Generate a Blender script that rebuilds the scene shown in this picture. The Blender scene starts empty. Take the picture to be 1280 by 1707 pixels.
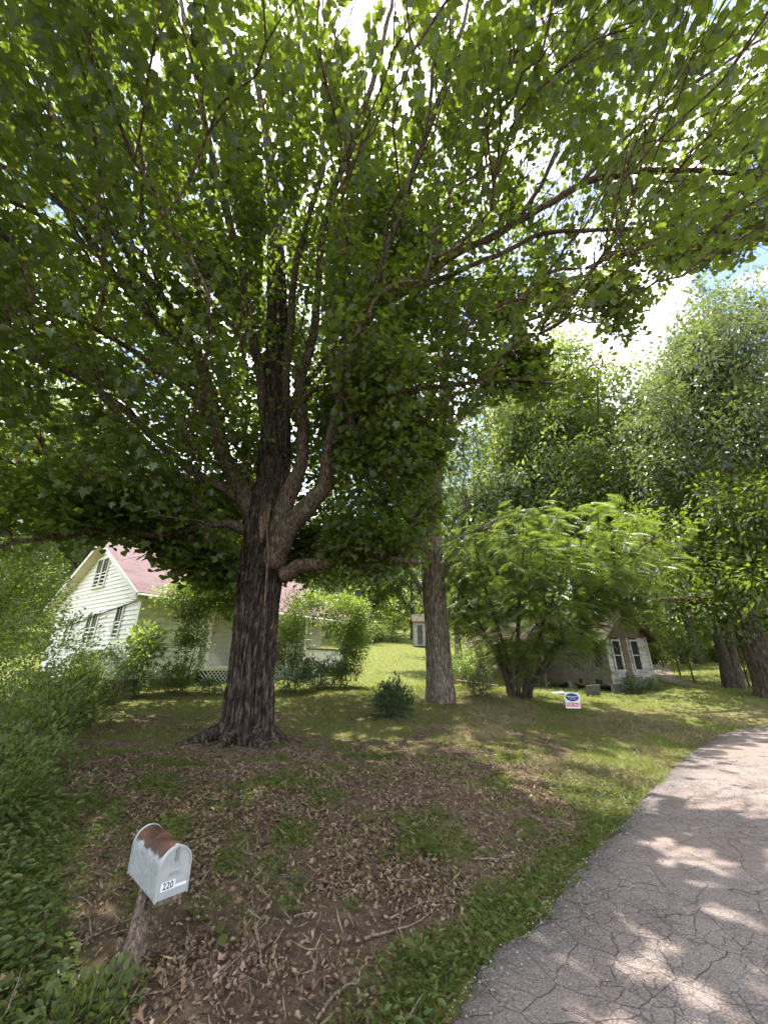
import bpy, math, random
import numpy as np
from mathutils import Vector, Matrix
R = np.random.default_rng(11); random.seed(5)
C = bpy.context.scene.collection
SC = bpy.context.scene
PI = math.pi

# ------------------------------------------------------------------ camera, sky, sun, exposure
PITCH = math.radians(21.5); EYE = 1.6; F = 641.0
cd = bpy.data.cameras.new('camera'); cam = bpy.data.objects.new('camera', cd); C.objects.link(cam)
cam.location = (0, 0, EYE); cam.rotation_euler = (PI/2 + PITCH, 0, 0)
cd.sensor_fit = 'HORIZONTAL'; cd.sensor_width = 36; cd.lens = 36*F/1280; cd.clip_end = 1000; cd.clip_start = .05
SC.camera = cam
SUN_EL, SUN_AZ = math.radians(76), math.radians(-4)     # azimuth from +Y towards +X
w = bpy.data.worlds.new('World'); SC.world = w; w.use_nodes = True
nt = w.node_tree; nt.nodes.clear()
def N_(t, ty, **k):
    n = t.nodes.new(ty)
    for a, b in k.items(): setattr(n, a, b)
    return n
sky = N_(nt, 'ShaderNodeTexSky', sky_type='NISHITA', sun_disc=False, sun_elevation=SUN_EL, sun_rotation=SUN_AZ)
tc = N_(nt, 'ShaderNodeTexCoord'); mp = N_(nt, 'ShaderNodeMapping'); mp.inputs['Scale'].default_value = (1, 1, 1.6)
mp.inputs['Location'].default_value = (3.1, .4, .2)
nz = N_(nt, 'ShaderNodeTexNoise'); nz.inputs['Scale'].default_value = 3.4; nz.inputs['Detail'].default_value = 7; nz.inputs['Roughness'].default_value = .55
cr = N_(nt, 'ShaderNodeValToRGB'); cr.color_ramp.elements[0].position = .44; cr.color_ramp.elements[1].position = .57
mx = N_(nt, 'ShaderNodeMix', data_type='RGBA'); mx.inputs[7].default_value = (13, 13.2, 13.6, 1)
bg = N_(nt, 'ShaderNodeBackground'); bg.inputs['Strength'].default_value = .145
wo = N_(nt, 'ShaderNodeOutputWorld'); L = nt.links.new
L(tc.outputs['Generated'], mp.inputs['Vector']); L(mp.outputs[0], nz.inputs['Vector']); L(nz.outputs['Fac'], cr.inputs[0])
L(cr.outputs[0], mx.inputs[0]); L(sky.outputs[0], mx.inputs[6]); L(mx.outputs[2], bg.inputs[0]); L(bg.outputs[0], wo.inputs[0])
sl = bpy.data.lights.new('sun', 'SUN'); so = bpy.data.objects.new('sun', sl); C.objects.link(so)
sl.energy = 5.0; sl.angle = math.radians(.53); sl.color = (1, .95, .86)
sd = Vector((math.sin(SUN_AZ)*math.cos(SUN_EL), math.cos(SUN_AZ)*math.cos(SUN_EL), math.sin(SUN_EL)))
so.rotation_euler = sd.to_track_quat('Z', 'Y').to_euler(); so.location = (5, 30, 60)
SC.view_settings.view_transform = 'Standard'; SC.view_settings.look = 'None'; SC.view_settings.gamma = 1
SC.view_settings.exposure = 1.38; SC.view_settings.use_curve_mapping = False
SC.render.engine = 'CYCLES'
cy = SC.cycles; cy.max_bounces = 7; cy.diffuse_bounces = 4; cy.glossy_bounces = 2; cy.transmission_bounces = 5; cy.transparent_max_bounces = 6
cy.use_denoising = True; cy.caustics_reflective = False; cy.caustics_refractive = False; cy.sample_clamp_indirect = 6

# ------------------------------------------------------------------ geometry of the view
cP, sP = math.cos(PITCH), math.sin(PITCH)
def ray(u, v):
    y = (853.5-v)/F
    return np.array([(u-640)/F, cP-y*sP, sP+y*cP])
def at(u, v, t): return np.array([0, 0, EYE]) + ray(u, v)*t
def atY(u, v, Y): r = ray(u, v); return np.array([0, 0, EYE]) + r*(Y/r[1])
def proj(p):
    p = np.asarray(p, float); z = p[..., 2]-EYE
    d = p[..., 1]*cP + z*sP; dd = np.where(d > .05, d, .05)
    return 640+F*p[..., 0]/dd, 853.5-F*(z*cP-p[..., 1]*sP)/dd, d
def inpoly(u, v, poly):
    ins = np.zeros(u.shape, bool); n = len(poly)
    for i in range(n):
        x1, y1 = poly[i]; x2, y2 = poly[(i+1) % n]
        if y1 == y2: continue
        c_ = ((y1 > v) != (y2 > v)) & (u < (x2-x1)*(v-y1)/(y2-y1)+x1)
        ins ^= c_
    return ins
# vectorised value noise
def hsh(i, j, k):
    h = (i*374761393 + j*668265263 + k*2147483647) & 0xffffffff
    h = ((h ^ (h >> 13))*1274126177) & 0xffffffff
    return ((h ^ (h >> 16)) & 0xffff)/65535.0
def vnoise(p):
    p = np.asarray(p, float); i = np.floor(p).astype(np.int64); f = p-i; f = f*f*(3-2*f); o = 0
    for a in (0, 1):
        for b in (0, 1):
            for c in (0, 1):
                o = o + hsh(i[..., 0]+a, i[..., 1]+b, i[..., 2]+c)*(f[..., 0] if a else 1-f[..., 0])*(f[..., 1] if b else 1-f[..., 1])*(f[..., 2] if c else 1-f[..., 2])
    return o
def fbm(p, o=4):
    p = np.asarray(p, float); r = 0; a = .5
    for k in range(o): r = r + a*vnoise(p*(2**k)+17.3*k); a *= .5
    return r/(1-.5**o)
def n2(x, y, s, o=3, off=0): return fbm(np.stack([np.asarray(x)*s+off, np.asarray(y)*s+off, np.zeros_like(np.asarray(x, float))+off+.5], -1), o)

# ------------------------------------------------------------------ tagging and linking
def tag(o, label=None, cat=None, group=None, kind=None):
    if label: o['label'] = label
    if cat: o['category'] = cat
    if group: o['group'] = group
    if kind: o['kind'] = kind
    return o
def thing(name, loc, label, cat, group=None):
    o = bpy.data.objects.new(name, None); C.objects.link(o); o.location = tuple(float(a) for a in loc); o.empty_display_size = .2
    return tag(o, label, cat, group)
def npmesh(name, V, polys, smooth=False):
    """polys: list of int arrays (n,k)"""
    me = bpy.data.meshes.new(name); V = np.ascontiguousarray(V, np.float32)
    me.vertices.add(len(V)); me.vertices.foreach_set('co', V.ravel())
    polys = [np.asarray(p, np.int32) for p in polys if len(p)]
    li = np.concatenate([p.ravel() for p in polys]); tot = np.concatenate([np.full(len(p), p.shape[1], np.int32) for p in polys])
    st = np.concatenate([[0], np.cumsum(tot)[:-1]]).astype(np.int32)
    me.loops.add(len(li)); me.loops.foreach_set('vertex_index', li)
    me.polygons.add(len(tot)); me.polygons.foreach_set('loop_start', st)
    me.update(calc_edges=True)
    me.polygons.foreach_set('use_smooth', np.full(len(tot), smooth)); me.update()
    return me
def link(name, me, mat, parent=None, kind=None, loc=None):
    if mat is not None: me.materials.clear(); me.materials.append(mat)
    o = bpy.data.objects.new(name, me); C.objects.link(o)
    if parent is not None: o.parent = parent
    if loc is not None: o.location = tuple(float(a) for a in loc)
    if kind: o['kind'] = kind
    return o
class MB:
    def __init__(s): s.v = []; s.f = {}; s.n = 0
    def add(s, V, faces):
        V = np.asarray(V, float)
        for f in faces:
            f = np.atleast_2d(np.asarray(f, int)); s.f.setdefault(f.shape[1], []).append(f+s.n)
        s.v.append(V); s.n += len(V); return s
    def hexa(s, P):      # 8 points: bottom 4 (ccw), top 4
        return s.add(P, [[[0,3,2,1],[4,5,6,7],[0,1,5,4],[1,2,6,5],[2,3,7,6],[3,0,4,7]]])
    def box(s, c, sx, sy, sz, ax=None):
        ax = np.eye(3) if ax is None else np.asarray(ax, float)
        P = [np.asarray(c, float)+ax[0]*a*sx/2+ax[1]*b*sy/2+ax[2]*e*sz/2 for e in (-1, 1) for a, b in ((-1,-1),(1,-1),(1,1),(-1,1))]
        return s.hexa(P)
    def tube(s, pts, rad, n=8, cap=True):
        pts = np.asarray(pts, float); rad = np.broadcast_to(np.asarray(rad, float), (len(pts),))
        T = np.gradient(pts, axis=0); T /= np.linalg.norm(T, axis=1)[:, None]+1e-9
        ref = np.array([.13, .21, 1.]) if abs(T[0, 2]) < .8 else np.array([1., .17, .05])
        X = np.zeros_like(pts); 
        for i in range(len(pts)):
            x = ref-T[i]*(ref@T[i]); x /= np.linalg.norm(x)+1e-9; X[i] = x; ref = x
        Y = np.cross(T, X); a = np.arange(n)*2*PI/n
        V = pts[:, None]+rad[:, None, None]*(np.cos(a)[None, :, None]*X[:, None]+np.sin(a)[None, :, None]*Y[:, None])
        m = len(pts); i = np.arange(m-1)[:, None]*n; j = np.arange(n)[None]; k = (j+1) % n
        q = np.stack([i+j, i+k, i+n+k, i+n+j], -1).reshape(-1, 4)
        fs = [q]
        if cap: fs += [np.arange(n)[::-1][None], ((m-1)*n+np.arange(n))[None]]
        return s.add(V.reshape(-1, 3), fs)
    def build(s, name, mat, parent=None, smooth=False, kind=None, origin=None):
        V = np.concatenate(s.v); loc = None
        if parent is not None: V = V-np.array(parent_world(parent))
        elif origin is not None: V = V-np.asarray(origin); loc = origin
        me = npmesh(name, V, [np.concatenate(x) for x in s.f.values()], smooth)
        return link(name, me, mat, parent, kind, loc)
def parent_world(p):
    l = np.array(p.location); 
    return l + (np.array(parent_world(p.parent)) if p.parent else 0)
def copy_tree(o, parent=None):
    c = o.copy(); C.objects.link(c); c.parent = parent
    for ch in list(kids.get(o.name, [])): copy_tree(ch, c)
    return c
kids = {}
def note_kids(root): kids[root.name] = [o for o in bpy.data.objects if o.parent == root]

# ------------------------------------------------------------------ materials
class M:
    def __init__(s, name):
        s.m = bpy.data.materials.new(name); s.m.use_nodes = True; s.t = s.m.node_tree; s.t.nodes.clear()
        s.out = s.n('ShaderNodeOutputMaterial')
    def n(s, ty, **k):
        ins = k.pop('ins', {}); n = N_(s.t, ty, **k)
        for a, b in ins.items():
            if isinstance(b, bpy.types.NodeSocket): s.t.links.new(b, n.inputs[a])
            else: n.inputs[a].default_value = b
        return n
    def noise(s, scale, detail=4, rough=.55, vec=None, dist=0):
        k = {'Scale': scale, 'Detail': detail, 'Roughness': rough, 'Distortion': dist}
        k['Vector'] = vec if vec is not None else s.n('ShaderNodeNewGeometry').outputs['Position']
        return s.n('ShaderNodeTexNoise', ins=k).outputs['Fac']
    def pos(s, scale=(1, 1, 1), obj=False):
        v = s.n('ShaderNodeTexCoord').outputs['Object'] if obj else s.n('ShaderNodeNewGeometry').outputs['Position']
        return s.n('ShaderNodeMapping', ins={'Vector': v, 'Scale': scale}).outputs[0]
    def ramp(s, fac, stops):
        n = s.n('ShaderNodeValToRGB', ins={'Fac': fac}); e = n.color_ramp.elements
        while len(e) < len(stops): e.new(.5)
        for a, (p, c) in zip(e, stops): a.position = p; a.color = (*c, 1) if len(c) == 3 else c
        return n.outputs[0]
    def mix(s, f, a, b, bt='MIX'):
        n = s.n('ShaderNodeMix', data_type='RGBA', blend_type=bt)
        for i, x in ((0, f), (6, a), (7, b)):
            if isinstance(x, bpy.types.NodeSocket): s.t.links.new(x, n.inputs[i])
            else: n.inputs[i].default_value = x if i == 0 else (*x, 1)
        return n.outputs[2]
    def math(s, op, a, b=0.):
        return s.n('ShaderNodeMath', operation=op, ins={0: a, 1: b}).outputs[0]
    def bump(s, h, st=.5, d=.02): return s.n('ShaderNodeBump', ins={'Height': h, 'Strength': st, 'Distance': d}).outputs[0]
    def pbr(s, col, rough=.8, normal=None, metal=0., spec=.3):
        k = {'Roughness': rough, 'Metallic': metal, 'Specular IOR Level': spec}
        k['Base Color'] = col if isinstance(col, bpy.types.NodeSocket) else (*col, 1)
        if normal is not None: k['Normal'] = normal
        b = s.n('ShaderNodeBsdfPrincipled', ins=k); s.t.links.new(b.outputs[0], s.out.inputs[0]); return s.m
g3 = lambda a: (a, a, a)
def leafmat(name, a, b, trans, tf=.45, gloss=.06, rough=.45):
    m = M(name); geo = m.n('ShaderNodeNewGeometry'); rnd = geo.outputs['Random Per Island']
    col = m.ramp(rnd, [(0, a), (.55, tuple((x+y)/2 for x, y in zip(a, b))), (1, b)])
    col = m.mix(m.ramp(m.noise(.7, 2), [(.4, g3(0)), (.62, g3(1))]), col, m.mix(1, col, (.72, .8, .62), 'MULTIPLY'))
    tc_ = m.mix(rnd, trans, tuple(x*.68 for x in trans))
    d = m.n('ShaderNodeBsdfDiffuse', ins={'Color': col}); t = m.n('ShaderNodeBsdfTranslucent', ins={'Color': tc_})
    g = m.n('ShaderNodeBsdfGlossy', ins={'Color': (1, 1, 1, 1), 'Roughness': rough})
    m1 = m.n('ShaderNodeMixShader', ins={0: tf, 1: d.outputs[0], 2: t.outputs[0]})
    m2 = m.n('ShaderNodeMixShader', ins={0: gloss, 1: m1.outputs[0], 2: g.outputs[0]})
    m.t.links.new(m2.outputs[0], m.out.inputs[0]); return m.m
LM = dict(
    maple=leafmat('maple_leaves', (.036, .058, .013), (.070, .096, .026), (.27, .36, .030), .46, .035),
    ash=leafmat('ash_leaves', (.045, .075, .018), (.085, .115, .030), (.26, .36, .05), .42),
    mimosa=leafmat('mimosa_leaves', (.055, .098, .022), (.105, .140, .032), (.32, .44, .05), .42),
    locust=leafmat('locust_leaves', (.050, .075, .030), (.115, .135, .065), (.26, .33, .07), .38, .06, .4),
    wood=leafmat('woods_leaves', (.042, .070, .016), (.098, .120, .030), (.32, .40, .045), .42, .03),
    bright=leafmat('sunny_woods_leaves', (.060, .100, .020), (.130, .165, .040), (.38, .48, .06), .45),
    pale=leafmat('pale_leaves', (.090, .130, .050), (.140, .170, .070), (.34, .45, .12), .42),
    dark=leafmat('dark_leaves', (.022, .048, .014), (.045, .080, .022), (.12, .22, .03), .3),
    boxw=leafmat('evergreen_shrub_leaves', (.032, .055, .020), (.066, .095, .036), (.16, .22, .05), .28, .035),
    vine=leafmat('vine_leaves', (.075, .125, .020), (.130, .180, .035), (.42, .56, .06), .5),
    weed=leafmat('weed_leaves', (.050, .078, .020), (.145, .165, .048), (.28, .36, .05), .42, .02),
    grass=leafmat('grass_blades', (.085, .118, .022), (.22, .225, .065), (.42, .45, .07), .4, .03),
    straw=leafmat('dry_grass', (.20, .155, .075), (.32, .26, .14), (.30, .24, .10), .3, .03),
    litter=leafmat('dead_leaves', (.085, .052, .036), (.36, .245, .165), (.16, .07, .03), .2, .03),
)
def barkmat(name, a, b, c, sc=1., bs=.7, lich=.0):
    m = M(name); p = m.pos((13*sc, 13*sc, 2.6*sc)); n1 = m.noise(1.6, 6, .65, p, .4); n2_ = m.noise(14*sc, 5, .6)
    col = m.ramp(n1, [(.36, a), (.5, b), (.64, c)])
    col = m.mix(m.ramp(n2_, [(.45, g3(0)), (.7, g3(1))]), col, m.mix(1, col, (1.5, 1.45, 1.35), 'MULTIPLY'))
    if lich: col = m.mix(m.ramp(m.noise(3.1, 5), [(.56, g3(0)), (.66, g3(lich))]), col, (.16, .17, .11))
    return m.pbr(col, .9, m.bump(m.math('ADD', n1, m.math('MULTIPLY', n2_, .35)), bs, .03), spec=.15)
BK = dict(maple=barkmat('maple_bark', (.012, .009, .007), (.034, .024, .019), (.12, .092, .078)),
          limb=barkmat('limb_bark', (.028, .020, .015), (.080, .058, .045), (.19, .145, .115), 1.5, .5),
          ash=barkmat('ash_bark', (.055, .044, .034), (.135, .110, .088), (.25, .21, .175)),
          dark=barkmat('dark_bark', (.028, .022, .018), (.06, .048, .038), (.11, .09, .07)),
          stick=barkmat('stick_bark', (.07, .052, .04), (.14, .11, .085), (.26, .21, .17), 3, .3),
          torn=barkmat('torn_wood', (.07, .045, .03), (.16, .11, .075), (.28, .21, .15), 2.5, .6))
def siding(name, base, dirt, amt=.5):
    m = M(name); p = m.pos((1, 1, 4)); n = m.noise(1.7, 6, .65, p); n_ = m.noise(22, 3, .6, m.pos((1, 1, .25)))
    col = m.mix(m.ramp(n, [(.4, g3(0)), (.75, g3(amt))]), base, dirt)
    col = m.mix(m.ramp(n_, [(.55, g3(0)), (.75, g3(amt*.6))]), col, tuple(x*.6 for x in dirt))
    return m.pbr(col, .6, m.bump(n_, .15, .004))
MAT = {}
MAT['siding'] = siding('white_siding', (.82, .81, .75), (.40, .40, .30), .45)
MAT['trim'] = siding('white_trim', (.76, .75, .69), (.42, .40, .33), .5)
MAT['soffit'] = siding('cream_soffit', (.62, .57, .42), (.40, .35, .22), .5)
MAT['shedwhite'] = siding('peeling_white_boards', (.47, .47, .44), (.17, .145, .12), 1.)
MAT['grey'] = siding('weathered_grey_planks', (.115, .10, .09), (.05, .042, .035), .9)
MAT['brown'] = siding('weathered_brown_planks', (.17, .12, .085), (.07, .05, .04), .9)
m = M('dark_glass'); MAT['glass'] = m.pbr(m.mix(m.ramp(m.noise(1.3, 3), [(.4, g3(0)), (.65, g3(1))]), (.014, .016, .017), (.05, .05, .045)), .12, spec=.6)
m = M('dark_interior'); MAT['dark'] = m.pbr(m.mix(m.noise(3), (.012, .010, .008), (.04, .032, .026)), .95)  # near-black colour stands in for the shade inside openings
m = M('foundation'); MAT['found'] = m.pbr(m.mix(m.noise(5, 5), (.09, .085, .075), (.22, .21, .19)), .95, m.bump(m.noise(30), .5, .01))
# roof: courses and tabs of shingles
m = M('pink_shingles'); br = m.n('ShaderNodeTexBrick', ins={'Vector': m.n('ShaderNodeUVMap').outputs[0], 'Color1': (.15, .088, .090, 1), 'Color2': (.105, .060, .063, 1), 'Mortar': (.15, .10, .105, 1), 'Scale': 1., 'Mortar Size': .012, 'Brick Width': .3, 'Row Height': .14, 'Bias': .1})
col = m.mix(m.ramp(m.noise(.9, 5), [(.4, g3(0)), (.7, g3(.6))]), br.outputs['Color'], (.19, .13, .132))
col = m.mix(m.ramp(m.noise(45, 2), [(.5, g3(0)), (.7, g3(.35))]), col, (.14, .09, .09))
MAT['roof'] = m.pbr(col, .9, m.bump(br.outputs['Fac'], .5, -.01))
m = M('rusty_tin'); wv = m.n('ShaderNodeTexWave', ins={'Scale': 6., 'Vector': m.pos((1, .3, 0))})
col = m.ramp(m.noise(1.4, 7, .65), [(.35, (.40, .30, .28)), (.5, (.36, .18, .14)), (.6, (.50, .42, .40))])
MAT['tin'] = m.pbr(col, .6, m.bump(wv.outputs['Fac'], .5, .03), .2)
m = M('mossy_roof'); MAT['moss'] = m.pbr(m.ramp(m.noise(2.5, 6, .65), [(.35, (.035, .025, .018)), (.55, (.09, .065, .045)), (.7, (.06, .07, .03))]), .95, m.bump(m.noise(12, 4), .7, .03))

# ------------------------------------------------------------------ terrain
ROAD_L = np.array([(-7, -9), (-3.2, -3.2), (-1.4, .0), (-.4, 1.75), (.34, 2.69), (.58, 3.02), (.96, 3.34), (1.37, 3.83), (1.95, 4.45), (2.57, 5.08), (3.6, 6.22), (5.56, 8.26), (6.9, 9.55), (8.2, 10.7), (9.8, 11.7), (12.2, 12.35), (16, 12.5), (24, 12.2), (45, 10)])
def cat(P, n=8):
    P = np.asarray(P, float); Q = np.vstack([2*P[0]-P[1], P, 2*P[-1]-P[-2]]); o = []
    for i in range(1, len(Q)-2):
        t = (np.arange(n)/n)[:, None]; a, b, c, d = Q[i-1], Q[i], Q[i+1], Q[i+2]
        o.append(.5*((2*b)+(c-a)*t+(2*a-5*b+4*c-d)*t*t+(3*b-a-3*c+d)*t**3))
    return np.vstack(o+[P[-1:]])
RL = cat(ROAD_L, 4)
def road_sd(x, y):       # >0 on the verge side (left of the edge), <0 on the road
    x = np.asarray(x, float); y = np.asarray(y, float); best = np.full(x.shape, 1e9); sg = np.ones(x.shape)
    for a, b in zip(RL[:-1], RL[1:]):
        d = b-a; t = np.clip(((x-a[0])*d[0]+(y-a[1])*d[1])/(d@d), 0, 1)
        ex = x-a[0]-t*d[0]; ey = y-a[1]-t*d[1]; q = ex*ex+ey*ey; s_ = np.sign(d[0]*ey-d[1]*ex)
        m_ = q < best; best = np.where(m_, q, best); sg = np.where(m_, s_, sg)
    return np.sqrt(best)*np.where(sg == 0, 1, sg)
pix = [(205, 1660, 1.97), (480, 1690, 1.88), (300, 1560, 2.42), (400, 1450, 3.0), (600, 1450, 3.0), (700, 1350, 3.9), (410, 1235, 7.0), (550, 1230, 7.4), (735, 1168, 11.5), (650, 1195, 9.3),
       (958, 1190, 11.), (1100, 1200, 11.), (860, 1160, 12.4), (1030, 1155, 16), (1093, 1143, 16.6), (905, 1146, 20), (650, 1140, 17), (650, 1110, 27), (650, 1072, 46), (600, 1074, 44), (1150, 1150, 20), (1150, 1100, 50),
       (1250, 1143, 22), (1270, 1162, 14), (100, 1250, 5.8), (0, 1300, 4.2), (0, 1600, 2.15), (250, 1200, 8.2), (480, 1160, 12.6), (900, 1260, 6.5), (200, 1152, 12.5), (330, 1150, 13.), (1240, 1110, 42)]
cp = [at(*p) for p in pix]+[np.array(q, float) for q in ((-6, 1, .3), (-12, 6, .9), (-14, 14, 1.0), (-20, 25, 2.2), (-5, 24, 1.25), (-40, 20, 4), (-40, 60, 9), (0, 75, 8), (0, 110, 14), (50, 100, 12), (60, 60, 5), (40, 40, 2.4), (60, 10, 1), (0, -15, 0), (-20, -15, 1), (30, -10, 0), (10, 5, 0), (5, 2, 0), (2, -4, 0), (20, 8, 0), (16, 12.5, 0), (12, 12.3, 0))]
cp += [np.array((a[0], a[1], 0.02)) for a in ROAD_L[3:14:2]]
cp = np.array(cp); nP = len(cp)
def _k(r): return np.where(r > 1e-9, r*r*np.log(r+1e-12), 0)
_A = np.zeros((nP+3, nP+3)); _D = np.linalg.norm(cp[:, None, :2]-cp[None, :, :2], axis=2)
_A[:nP, :nP] = _k(_D)+np.eye(nP)*.6; _A[:nP, nP] = 1; _A[:nP, nP+1:] = cp[:, :2]; _A[nP, :nP] = 1; _A[nP+1:, :nP] = cp[:, :2].T
_W = np.linalg.solve(_A, np.concatenate([cp[:, 2], [0, 0, 0]]))
def smooth(a, b, x): t = np.clip((x-a)/(b-a), 0, 1); return t*t*(3-2*t)
def H(x, y):
    x = np.asarray(x, float); y = np.asarray(y, float); sh = x.shape; x = x.ravel(); y = y.ravel()
    z = np.full(x.shape, _W[nP])+_W[nP+1]*x+_W[nP+2]*y
    for i in range(nP): z += _W[i]*_k(np.hypot(x-cp[i, 0], y-cp[i, 1]))
    far = smooth(60, 110, np.hypot(x, y)); z = z*(1-far)+far*np.clip(z, 3, 16)
    sd_ = road_sd(x, y); b = smooth(-.05, 1.3, sd_)
    z = z*b+(-.035)*(1-b)
    amp = smooth(.1, 1.2, sd_)*.10
    z += amp*(n2(x, y, .7, 3)-.5)+amp*.35*(n2(x, y, 4., 2)-.5)
    return z.reshape(sh)
def G3(x, y): return np.array([x, y, float(H(np.array([x]), np.array([y]))[0])])
def on(u, v, t): p = at(u, v, t); return G3(p[0], p[1])
def hit(u, v, lift=0.):
    rr = ray(u, v); t = (0-EYE)/rr[2]
    for _ in range(6): p = at(u, v, t); t += (p[2]-(float(H(np.array([p[0]]), np.array([p[1]]))[0])+lift))/-rr[2]
    return at(u, v, t)
def zones(x, y):
    """greenness 0..1 (soil/litter -> green cover) and dry straw 0..1 on the ground"""
    d = road_sd(x, y); n = n2(x, y, .8, 3, 3.); nf = n2(x, y, 2.6, 2, 9.)
    wd = .30+.95*smooth(4.8, 7., y); strip = smooth(wd+.2, wd-.2, d+.5*(n-.5)+.5*(nf-.5))*(d > -.1)
    right = smooth(3.2, 4.8, x+(n-.5)*3)*smooth(5.2, 7., y)
    left = smooth(.4, -.3, x+.87*(y-2.95)+1.75+(n-.5)*1.6)*smooth(9., 7., y)
    far = smooth(12.8, 15.5, y+(n-.5)*2+np.abs(x+2)*.05)
    mid = smooth(.44, .64, nf*.6+n2(x, y, 5.5, 2, 31.)*.4+.15*smooth(6, 12, y))*.8*smooth(.6, 1.4, y-3+.5*(.5-x))
    g = np.maximum.reduce([strip, right*.95, left, far, mid*np.ones_like(x)])
    stw = np.clip(smooth(.40, .58, n2(x, y, .55, 3, 21.)), 0, 1)*smooth(0, 2.2, x-.2*(y-6))*smooth(16, 12, y)*smooth(5, 6.8, y)
    return g, stw
nG = 400; k_ = 3.9
uu = np.linspace(-1, 1, nG); gx = 120*np.sinh(k_*uu)/math.sinh(k_)+1.0; gy = 4+126*np.sinh(k_*uu)/math.sinh(k_)
X_, Y_ = np.meshgrid(gx, gy); Z_ = H(X_, Y_)
idx = np.arange(nG*nG).reshape(nG, nG); q = np.stack([idx[:-1, :-1], idx[:-1, 1:], idx[1:, 1:], idx[1:, :-1]], -1).reshape(-1, 4)
gme = npmesh('ground', np.stack([X_, Y_, Z_], -1).reshape(-1, 3), [q], True)
ga, gs = zones(X_.ravel(), Y_.ravel())
for nm, d_ in (('green', ga), ('straw', gs)):
    at_ = gme.attributes.new(nm, 'FLOAT', 'POINT'); at_.data.foreach_set('value', d_.astype(np.float32))
m = M('earth_and_grass'); A1 = m.n('ShaderNodeAttribute', attribute_name='green').outputs['Fac']; A2 = m.n('ShaderNodeAttribute', attribute_name='straw').outputs['Fac']
nA = m.noise(9, 7, .65); nB = m.noise(60, 5, .7); nC = m.noise(1.1, 4, .55)
soil = m.ramp(nA, [(.3, (.055, .037, .026)), (.5, (.125, .085, .060)), (.7, (.21, .15, .105))])
soil = m.mix(m.ramp(nB, [(.5, g3(0)), (.68, g3(.8))]), soil, (.15, .10, .07))
gr = m.ramp(nB, [(.3, (.055, .078, .018)), (.5, (.115, .138, .032)), (.7, (.25, .25, .08))])
gr = m.mix(m.ramp(nC, [(.4, g3(0)), (.65, g3(.6))]), gr, (.16, .155, .055))
dry = m.ramp(nB, [(.3, (.09, .065, .035)), (.6, (.24, .185, .10)), (.8, (.33, .27, .16))])
col = m.mix(A1, soil, gr); col = m.mix(m.math('MULTIPLY', A2, .85), col, dry)
MAT['ground'] = m.pbr(col, .95, m.bump(m.math('ADD', nA, nB), .9, .035), spec=.1)
tag(link('ground', gme, MAT['ground']), kind='structure')

# road sheet
offs = np.array([-.0, .04, .12, .3, .7, 1.3, 2.2, 3.3, 4.4, 5.2])
Tn = np.gradient(RL, axis=0); Tn /= np.linalg.norm(Tn, axis=1)[:, None]; Nn = np.stack([Tn[:, 1], -Tn[:, 0]], 1)
RLf = cat(RL, 10); Tn = np.gradient(RLf, axis=0); Tn /= np.linalg.norm(Tn, axis=1)[:, None]; Nn = np.stack([Tn[:, 1], -Tn[:, 0]], 1)
jag = .20*(n2(RLf[:, 0], RLf[:, 1], 1.6, 4)-.5)+.07*(n2(RLf[:, 0], RLf[:, 1], 14, 2)-.5)
V = []; 
for o_ in offs:
    p = RLf+Nn*(o_+(jag*math.exp(-o_*1.5)))[:, None] if o_ < 5 else RLf+Nn*o_
    zz = .0+.035*min(1, o_/1.5)+.0*p[:, 0]; zz = zz+ .012*(n2(p[:, 0], p[:, 1], 1.1, 2)-.5) - (.03 if o_ == 0 else 0)
    V.append(np.stack([p[:, 0], p[:, 1], np.broadcast_to(zz, (len(p),))], 1))
nr, ns_ = len(RLf), len(offs); V = np.stack(V, 1).reshape(-1, 3); idx = np.arange(nr*ns_).reshape(nr, ns_)
q = np.stack([idx[:-1, :-1], idx[:-1, 1:], idx[1:, 1:], idx[1:, :-1]], -1).reshape(-1, 4)[:, ::-1]
rme = npmesh('road', V, [q], True)
at_ = rme.attributes.new('edge', 'FLOAT', 'POINT'); at_.data.foreach_set('value', np.tile(offs, nr).astype(np.float32))
m = M('cracked_asphalt'); ps = m.pos(); wob = m.n('ShaderNodeTexNoise', ins={'Scale': 5., 'Detail': 4, 'Vector': ps}).outputs['Color']
vw = m.mix(.10, ps, wob, 'ADD')
def crack(sc, wd):
    vo = m.n('ShaderNodeTexVoronoi', feature='DISTANCE_TO_EDGE', ins={'Scale': sc, 'Vector': vw, 'Randomness': 1.})
    return m.ramp(vo.outputs['Distance'], [(0, g3(0)), (wd, g3(1))])
c1 = crack(9.5, .05); c2 = crack(2.6, .012)
msk = m.ramp(m.noise(.9, 3), [(.40, g3(0)), (.55, g3(.75))])
c1 = m.mix(msk, (1, 1, 1), c1); ck = m.mix(1, c1, c2, 'MULTIPLY')
st = m.noise(95, 3, .7); st2 = m.noise(2.2, 5, .6); E_ = m.n('ShaderNodeAttribute', attribute_name='edge').outputs['Fac']
base = m.ramp(st, [(.32, (.105, .087, .080)), (.5, (.21, .172, .156)), (.68, (.40, .33, .30))])
base = m.mix(m.ramp(st2, [(.38, g3(0)), (.62, g3(.6))]), base, m.mix(1, base, (.62, .60, .60), 'MULTIPLY'))
base = m.mix(m.ramp(m.noise(.5, 5), [(.46, g3(0)), (.62, g3(.55))]), base, (.24, .175, .145))
edge = m.ramp(m.math('ADD', m.math('ADD', E_, .42), m.math('MULTIPLY', m.noise(4, 6, .7), -.85)), [(.0, g3(.9)), (.42, g3(0))])
base = m.mix(edge, base, m.ramp(st, [(.35, (.055, .048, .045)), (.6, (.15, .13, .125)), (.72, (.36, .33, .31))]))
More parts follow.
